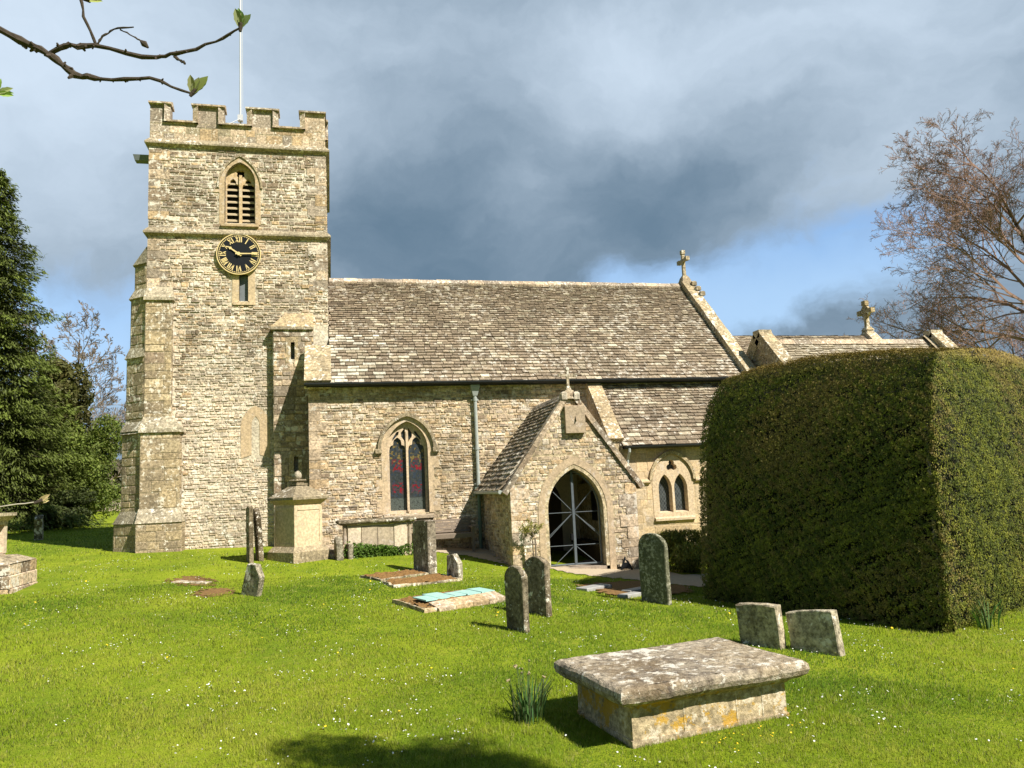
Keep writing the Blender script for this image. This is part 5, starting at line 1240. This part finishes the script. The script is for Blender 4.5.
# ---- bare trees
def bare_tree(name, label, x, y, H, spread, seed, mat, limbs=14, levels=4, first=.18, up_=.35, kids=(9, 8, 6), rad=.35, group=None, twig_r=.012, fall=.62, zb=None):
    r = np.random.default_rng(seed); zb = gz(x, y) if zb is None else zb; t = thing(name, label, 'tree', (x, y, zb), 0, group)
    mbt = MB((.11, .09, .065)); segs = []
    tp = [np.array([0, 0, -.3])]; d_ = np.array([0, 0, 1.]); 
    for k_ in range(8): d_ = d_+r.normal(0, .05, 3)*[1, 1, 0]; tp.append(tp[-1]+d_/np.linalg.norm(d_)*H*.80/8)
    tr_ = [rad*(1-.85*(i/8)**.9) for i in range(9)]; mbt.tube([tuple(p) for p in tp], tr_, 9)
    def grow(p, d, L, r0_, lv):
        n = 5; pts = [p]; dd = d/np.linalg.norm(d)
        for k_ in range(n):
            dd = dd+r.normal(0, .17, 3)+np.array([0, 0, up_*.13]); dd /= np.linalg.norm(dd); pts.append(pts[-1]+dd*L/n)
        for k_ in range(n): segs.append((pts[k_], pts[k_+1], max(twig_r, r0_*(1-.72*k_/n)), max(twig_r*.75, r0_*(1-.72*(k_+1)/n)), lv))
        if lv < levels-1:
            nk = kids[lv] if lv < len(kids) else 5
            for c in range(nk):
                f = .22+.78*(c+r.uniform(0, 1))/nk; k_ = min(int(f*n), n-1); q = pts[k_]+(pts[k_+1]-pts[k_])*(f*n-k_); base = pts[k_+1]-pts[k_]; base = base/np.linalg.norm(base)
                sd_ = np.cross(base, r.normal(size=3)); sd_ /= np.linalg.norm(sd_); ang = r.uniform(.45, .95); nd = base*cos(ang)+sd_*sin(ang)
                grow(q, nd, L*fall*r.uniform(.6, 1.05)*(1-.35*f), r0_*.55*(1-.5*f), lv+1)
    for i in range(limbs):
        f = first+(.98-first)*(i+r.uniform(0, .8))/limbs; k_ = min(int(f*8), 7); q = tp[k_]+(tp[k_+1]-tp[k_])*(f*8-k_)
        a = i*2.4+r.uniform(-.4, .4); el = .15+.85*f+r.uniform(-.15, .15); L = spread*(1-.55*f)*r.uniform(.8, 1.12)
        grow(q, np.array([cos(a)*cos(el), sin(a)*cos(el), sin(el)]), L, rad*.40*(1-.6*f), 0)
    mbt.build('trunk', 'bark', t, True)
    A = np.array([s[0] for s in segs]); B = np.array([s[1] for s in segs]); RA = np.array([s[2] for s in segs]); RB = np.array([s[3] for s in segs]); LV = np.array([s[4] for s in segs])
    dv = unit(B-A); rf = np.where(np.abs(dv[:, 2:3]) < .9, np.array([[0, 0, 1.]]), np.array([[1., 0, 0]])); e1_ = unit(np.cross(dv, rf)); e2_ = np.cross(dv, e1_)
    vs = []
    for Q, R_ in ((A, RA), (B, RB)):
        for k_ in range(3): an = 2*pi*k_/3; vs.append(Q+(e1_*cos(an)+e2_*sin(an))*R_[:, None])
    V_ = np.stack(vs, 1).reshape(-1, 3); i0 = np.arange(len(segs))*6
    F_ = np.vstack([np.column_stack([i0+k_, i0+(k_+1) % 3, i0+3+(k_+1) % 3, i0+3+k_]) for k_ in range(3)])
    return t, V_, F_, LV
for (lab, x, y, H, sp, sd_, l_) in (('bare brown winter tree directly behind the bushes left of the tower', -15.4, 55, 14.5, 5.6, 41, 15), ('bare winter tree half hidden by the conifer, left of the tower', -19.6, 58, 14.5, 5.6, 42, 13), ('bare winter tree mostly hidden behind the tower buttress', -12.3, 60, 12.5, 5.2, 43, 12)):
    t, V_, F_, LV = bare_tree('bare_tree', lab, x, y, H, sp, sd_, 'twiggrey', l_, 5, .12, .5, (7, 6, 5, 3), .22, 'bare trees beyond the churchyard', .015)
    fast('crown', V_, F_, 'twiggrey', t, (1, 1, 1), local=True)
t, V_, F_, LV = bare_tree('beech_tree', 'great spreading bare beech with reddish twigs rising behind the clipped yew on the right', 40.3, 33.5, 23.0, 12.8, 77, 'twig', 26, 5, .18, .10, (11, 8, 7, 4), .44, None, .0095, .60, -.6)
fast('crown', V_, F_, 'twig', t, (1, 1, 1), local=True)

# far scrub closing the gap at the horizon
n = 30000; x_ = NR.uniform(-60, 60, n); y_ = NR.uniform(74, 80, n); h_ = (3.4+2.4*pn(np.column_stack([x_, x_*0, x_*0]), .03, 4))*NR.uniform(0, 1, n)**.7
p = np.column_stack([x_, y_, gza(x_, y_)+h_]); V_, F_ = leafquads(p, np.tile([0, -1, .4], (n, 1)), .9, .5)
tag(fast('far_scrub', V_, F_, 'leaf', None, vcol((.075, .075, .038), .4, n)), 'far belt of brown and green scrub at the horizon', 'scrub', kind='stuff')

# ---- the tree overhead: only two budding branches hang into view
OT = thing('overhanging_tree', 'tree out of view at the left whose mossy budding branches hang across the sky', 'tree', (-3.3, 1.5, gz(-3.3, 1.5)))
mb = MB((.10, .08, .055)); mb.tube([(-3.3, 1.5, -.3), (-3.28, 1.52, 2.0), (-3.2, 1.55, 3.6), (-3.25, 1.5, 5.2), (-3.2, 1.4, 6.4)], [.20, .16, .13, .08, .03], 9)
mb.tube([(-3.2, 1.55, 3.5), (-2.4, 2.0, 3.75), (-1.7, 2.4, 3.72), (-1.05, 2.63, 3.51)], [.07, .045, .026, .014], 8)
mb.tube([(-3.28, 1.52, 1.5), (-2.6, 2.1, 1.75), (-1.9, 2.6, 1.72), (-1.33, 2.72, 1.68)], [.04, .022, .012, .006], 7)
mb.build('trunk', 'bark', OT)
def unproj(x, y, Z): d_ = fw+rt*((x-512)/FPX)-up*((y-384)/FPX); return Vector((0, 0, EYE))+d_*Z
def twig(pts, rads, knobs=0):
    pts = [Vector(p) for p in pts]; out = []; rr = []
    for i in range(len(pts)-1):
        for k_ in range(4):
            f = k_/4; j = Vector((rng.uniform(-1, 1), rng.uniform(-1, 1), rng.uniform(-1, 1)))*rads[i]*.55; out.append(pts[i].lerp(pts[i+1], f)+j); rr.append((rads[i]+(rads[i+1]-rads[i])*f)*rng.uniform(.75, 1.4))
    out.append(pts[-1]); rr.append(rads[-1]); mb = MB((.085, .062, .042)); mb.tube(out, rr, 7)
    for k_ in range(knobs):
        i = rng.randrange(2, len(out)-2); v = Vector((rng.uniform(-1, 1), rng.uniform(-1, 1), rng.uniform(-1, 1))).normalized(); mb.tube([out[i], out[i]+v*rr[i]*rng.uniform(1.4, 2.3)], [rr[i]*.8, rr[i]*.3], 5, rng.choice([(.16, .17, .08), (.22, .22, .15), (.07, .05, .035)]))
    return mb
B_ = [(-1.05, 2.63, 3.51), (-.94, 2.62, 3.45), (-.86, 2.60, 3.40), (-.79, 2.59, 3.335), (-.71, 2.58, 3.32), (-.55, 2.54, 3.315), (-.42, 2.52, 3.262)]
twig(B_, [.0115, .0105, .0095, .0105, .0062, .0048, .0034], 40).build('branch', 'bark', OT)
U_ = [(-.866, 2.60, 3.415), (-.80, 2.585, 3.435), (-.73, 2.57, 3.43), (-.53, 2.53, 3.38), (-.47, 2.51, 3.39), (-.34, 2.48, 3.425), (-.265, 2.45, 3.462)]
twig(U_, [.0082, .0078, .0078, .0066, .006, .0042, .0032], 30).build('branch', 'bark', OT)
twig([(-.72, 2.57, 3.432), (-.755, 2.555, 3.52), (-.77, 2.55, 3.61), (-.76, 2.53, 3.75)], [.0055, .0042, .004, .003], 2).build('twig', 'bark', OT)
twig([(-.715, 2.565, 3.435), (-.70, 2.56, 3.46), (-.665, 2.55, 3.482), (-.60, 2.53, 3.483)], [.0035, .003, .0028, .002]).build('twig', 'bark', OT)
twig([(-.645, 2.548, 3.482), (-.60, 2.53, 3.45), (-.575, 2.53, 3.435)], [.0025, .0022, .002]).build('twig', 'bark', OT)
twig([(-.475, 2.515, 3.385), (-.45, 2.50, 3.362), (-.437, 2.50, 3.352)], [.0045, .0038, .003]).build('twig', 'bark', OT)
mb = MB((.05, .035, .03)); mb.tube([(-.578, 2.53, 3.437), (-.568, 2.53, 3.428), (-.555, 2.53, 3.415)], [.004, .011, .003], 7); mb.build('bud', 'bark', OT)
def leafbud(base, dirs, L, col=(.14, .20, .045)):
    base = Vector(base); mb = MB((.42, .33, .20)); mb.tube([base-Vector(dirs[0]).normalized()*.012, base+Vector(dirs[0]).normalized()*.016], [.005, .009], 7); mb.build('bud', 'bark', OT)
    mb = MB()
    for dv in dirs:
        dv = Vector(dv).normalized(); sd_ = dv.cross(Vector((.2, 1, .1))).normalized(); l = L*rng.uniform(.8, 1.1); nf = Vector((0, -1, 0)); n = 7; vs = []
        for i in range(n+1):
            f = i/n; w_ = l*.17*math.sin(pi*min(1, f*.93+.07))**.8*(1+.18*(i % 2)); c = base+dv*l*f+nf*.02*l*f
            vs += [c-sd_*w_+nf*w_*.5, c, c+sd_*w_+nf*w_*.5]
        mb.add(vs, [q for i in range(n) for q in ((3*i, 3*i+1, 3*i+4, 3*i+3), (3*i+1, 3*i+2, 3*i+5, 3*i+4))], tuple(x*rng.uniform(.75, 1.3) for x in col))
    mb.build('leaf', 'leaf', OT)
leafbud((-.262, 2.45, 3.463), [(.1, 0, 1), (-.25, 0, 1), (.55, -.1, .8), (-.1, .1, 1), (.3, .1, .9)], .068)
leafbud((-.418, 2.52, 3.262), [(.75, 0, 1), (.35, 0, 1), (-.1, 0, .9), (.6, .1, .75)], .075)
leafbud((-1.02, 2.62, 3.27), [(.2, 0, 1), (.9, 0, .4), (.6, .1, .1), (1, 0, -.1)], .05, (.30, .32, .12)); twig([(-1.3, 2.62, 3.24), (-1.15, 2.62, 3.25), (-1.02, 2.62, 3.27)], [.006, .005, .004]).build('twig', 'bark', OT)
leafbud((-.755, 2.56, 3.585), [(1, 0, -.15), (.9, 0, -.05)], .05, (.42, .36, .16))
a_, b_ = unproj(-30, 510, 2.6), unproj(38, 502, 2.62)
twig([(-1.33, 2.72, 1.68), tuple(a_), tuple(a_.lerp(b_, .6)), tuple(b_)], [.005, .0028, .0022, .0022]).build('twig', 'palepetiole', OT)
leafbud(tuple(b_), [(1, 0, .35), (.9, 0, .6), (1, .1, .1)], .04, (.50, .42, .22))

# a small leafy tree out of view at the right: its shadow lies on the nearest grass
t = thing('leafy_tree', 'small leafy tree beside the viewpoint whose shadow falls on the nearest grass', 'tree', (5.35, -.05, gz(5.35, -.05)))
mb = MB((.10, .08, .055)); mb.tube([(0, 0, -.2), (.03, 0, 4.0), (0, .03, 8.2)], [.14, .10, .03], 8)
n = 9000; ci = NR.integers(0, 14, n); cc = NR.normal(0, 1, (14, 3))*[.62, .42, .28]+[0, 0, 8.0]; p = cc[ci]+unit(NR.normal(size=(n, 3)))*(NR.uniform(.1, 1, (n, 1))**.5)*.45
for q in cc: mb.tube([(0, .01, 7.0), tuple(q)], [.03, .01], 5)
mb.build('trunk', 'bark', t, True); V_, F_ = leafquads(p, NR.normal(size=(n, 3)), .08, .045); fast('foliage', V_, F_, 'leaf', t, vcol((.08, .12, .025), .3, n), local=True)

# ================================================================== LAWN
def inside_any(x, y):
    m = np.zeros(len(x), bool)
    def quad(pts, grow=0):
        n = len(pts); c = np.zeros(len(x), bool); j = n-1
        for i in range(n):
            xi, yi = pts[i]; xj, yj = pts[j]
            if yi != yj: c ^= ((yi > y) != (yj > y)) & (x < (xj-xi)*(y-yi)/(yj-yi)+xi)
            j = i
        return c
    R8 = radians(8); tb = [(3.04+a*cos(R8)-b*sin(R8), 6.76+a*sin(R8)+b*cos(R8)) for a, b in ((-.77, -.49), (.77, -.49), (.77, .49), (-.77, .49))]
    for q in (PATH, GRAVEL, tb, [(.6, 16.7), (1.0, 16.2), (2.0, 17.0), (1.7, 17.55)], [(1.0, 15.9), (1.17, 15.3), (2.57, 16.05), (2.24, 16.8)], [(1.03, 13.6), (1.45, 12.62), (2.93, 13.47), (2.5, 14.45)],
              [(4.85, 15.0), (5.1, 13.65), (6.5, 13.85), (6.9, 14.7), (6.3, 15.65), (5.65, 15.5)], [tuple(p) for p in HB*.97+hc*.03], [(-6.9, 16.35), (-5.4, 16.35), (-5.4, 17.6), (-6.9, 17.6)]): m |= quad(q)
    m |= (y > 22.2) & (x > -5) | (y > 21.7) & (x > -.5) | (x > 4.2) & (x < 7.5) & (y > 18.2) | (x > 7.5) & (y > 20.2)
    return m
def turf(n, y0, y1, p_, hgt, wid):
    """blades of grass between two distances"""
    rr = (NR.uniform(y0**p_, y1**p_, n))**(1/p_); az = radians(13.5)+NR.uniform(-radians(36), radians(36), n); x, y = rr*np.sin(az), rr*np.cos(az)
    k_ = ~inside_any(x, y); x, y, rr = x[k_], y[k_], rr[k_]; n = len(x); P2 = np.column_stack([x, y, x*0])
    clump = pn(P2, .9, 51); big = pn(P2, .16, 52); fin = pn(P2, 3.2, 53)
    bare = np.zeros(n)
    for cx, cy_, r_ in ((-2.75, 17.0, .55), (-2.1, 15.5, .5)): bare = np.maximum(bare, np.clip(1-np.hypot(x-cx, y-cy_)/r_, 0, 1))
    k_ = NR.uniform(0, 1, n) > bare*1.4; x, y, rr, clump, big, fin = (q[k_] for q in (x, y, rr, clump, big, fin)); n = len(x)
    h = hgt*(.55+.9*clump)*NR.uniform(.6, 1.25, n)*(.8+.4*fin); wv = wid*np.maximum(1, rr/6.0); z = gza(x, y)-.004
    a = NR.uniform(0, 2*pi, n); ln = NR.uniform(.15, .95, n); tx, ty_ = x+np.cos(a)*h*ln, y+np.sin(a)*h*ln; b = a+pi/2+NR.uniform(-.6, .6, n)
    V_ = np.stack([np.column_stack([x-np.cos(b)*wv/2, y-np.sin(b)*wv/2, z]), np.column_stack([x+np.cos(b)*wv/2, y+np.sin(b)*wv/2, z]), np.column_stack([tx, ty_, z+h*np.sqrt(np.maximum(.1, 1-.6*ln*ln))])], 1).reshape(-1, 3)
    c = cmix((.095, .175, .010), (.215, .290, .014), np.clip((big-.5)*1.9+(clump-.5)*.9+.50, 0, 1)); yl = np.clip((fin*.5+big*.5-.52)*4, 0, 1)*.55; c = cmix(c, (.36, .36, .055), yl)
    dry = NR.uniform(0, 1, n) < .05; c[dry] = (.36, .33, .13); c *= NR.uniform(.70, 1.30, (n, 1))
    return V_, np.repeat(c, 3, 0)
Vs, Cs = zip(turf(330000, 3.6, 9, 1.1, .036, .0048), turf(230000, 9, 17, 1.1, .040, .0048), turf(110000, 17, 42, 1.1, .045, .0048))
V_ = np.vstack(Vs); tag(fast('grass', V_, np.arange(len(V_)).reshape(-1, 3), 'grass', None, np.vstack(Cs)), 'short mown spring grass covering the churchyard', 'grass', kind='stuff')

def flowers(name, n, cond, rad, mat, lab, cat, col=(1, 1, 1), y0=3.8, y1=22):
    rr = NR.uniform(y0**1.75, y1**1.75, n*9)**(1/1.75); az = radians(13.5)+NR.uniform(-radians(36), radians(36), n*9); x, y = rr*np.sin(az), rr*np.cos(az); P2 = np.column_stack([x, y, x*0])
    den = np.clip((pn(P2, .30, 61)*.5+pn(P2, 1.1, 62)*.5-.50)*5, 0.02, 1)**1.6; k_ = (NR.uniform(0, 1, n*9) < den) & ~inside_any(x, y); x, y = x[k_][:n], y[k_][:n]; n = len(x)
    z = gza(x, y)+NR.uniform(.03, .048, n); r_ = rad*NR.uniform(.6, 1.2, n); tx, ty_ = NR.normal(0, .35, n), NR.normal(0, .35, n); a0 = NR.uniform(0, 6, n)
    V_ = np.stack([np.column_stack([x+r_*np.cos(a0+k_*pi/3), y+r_*np.sin(a0+k_*pi/3), z+r_*(np.cos(a0+k_*pi/3)*tx+np.sin(a0+k_*pi/3)*ty_)]) for k_ in range(6)], 1).reshape(-1, 3)
    tag(fast(name, V_, np.arange(6*n).reshape(-1, 6), mat, None, col), lab, cat, kind='stuff')
flowers('daisies', 3600, None, .0080, 'petal', 'white daisies scattered through the mown grass', 'daisies')
flowers('dandelions', 70, None, .016, 'petalyellow', 'few yellow flowers dotted through the grass', 'flowers')
n = 26; x, y = 3.25+NR.normal(0, .22, n), 5.95+NR.normal(0, .10, n); z = gza(x, y)+NR.uniform(.03, .07, n); V_, F_ = leafquads(np.column_stack([x, y, z]), np.tile([0, -.2, 1.], (n, 1)), .018, .013, 0, None, .8)
tag(fast('celandines', V_, F_, 'petalyellow', None, (1, 1, 1)), 'small yellow celandines in the grass along the front of the slab tomb', 'flowers', kind='stuff')
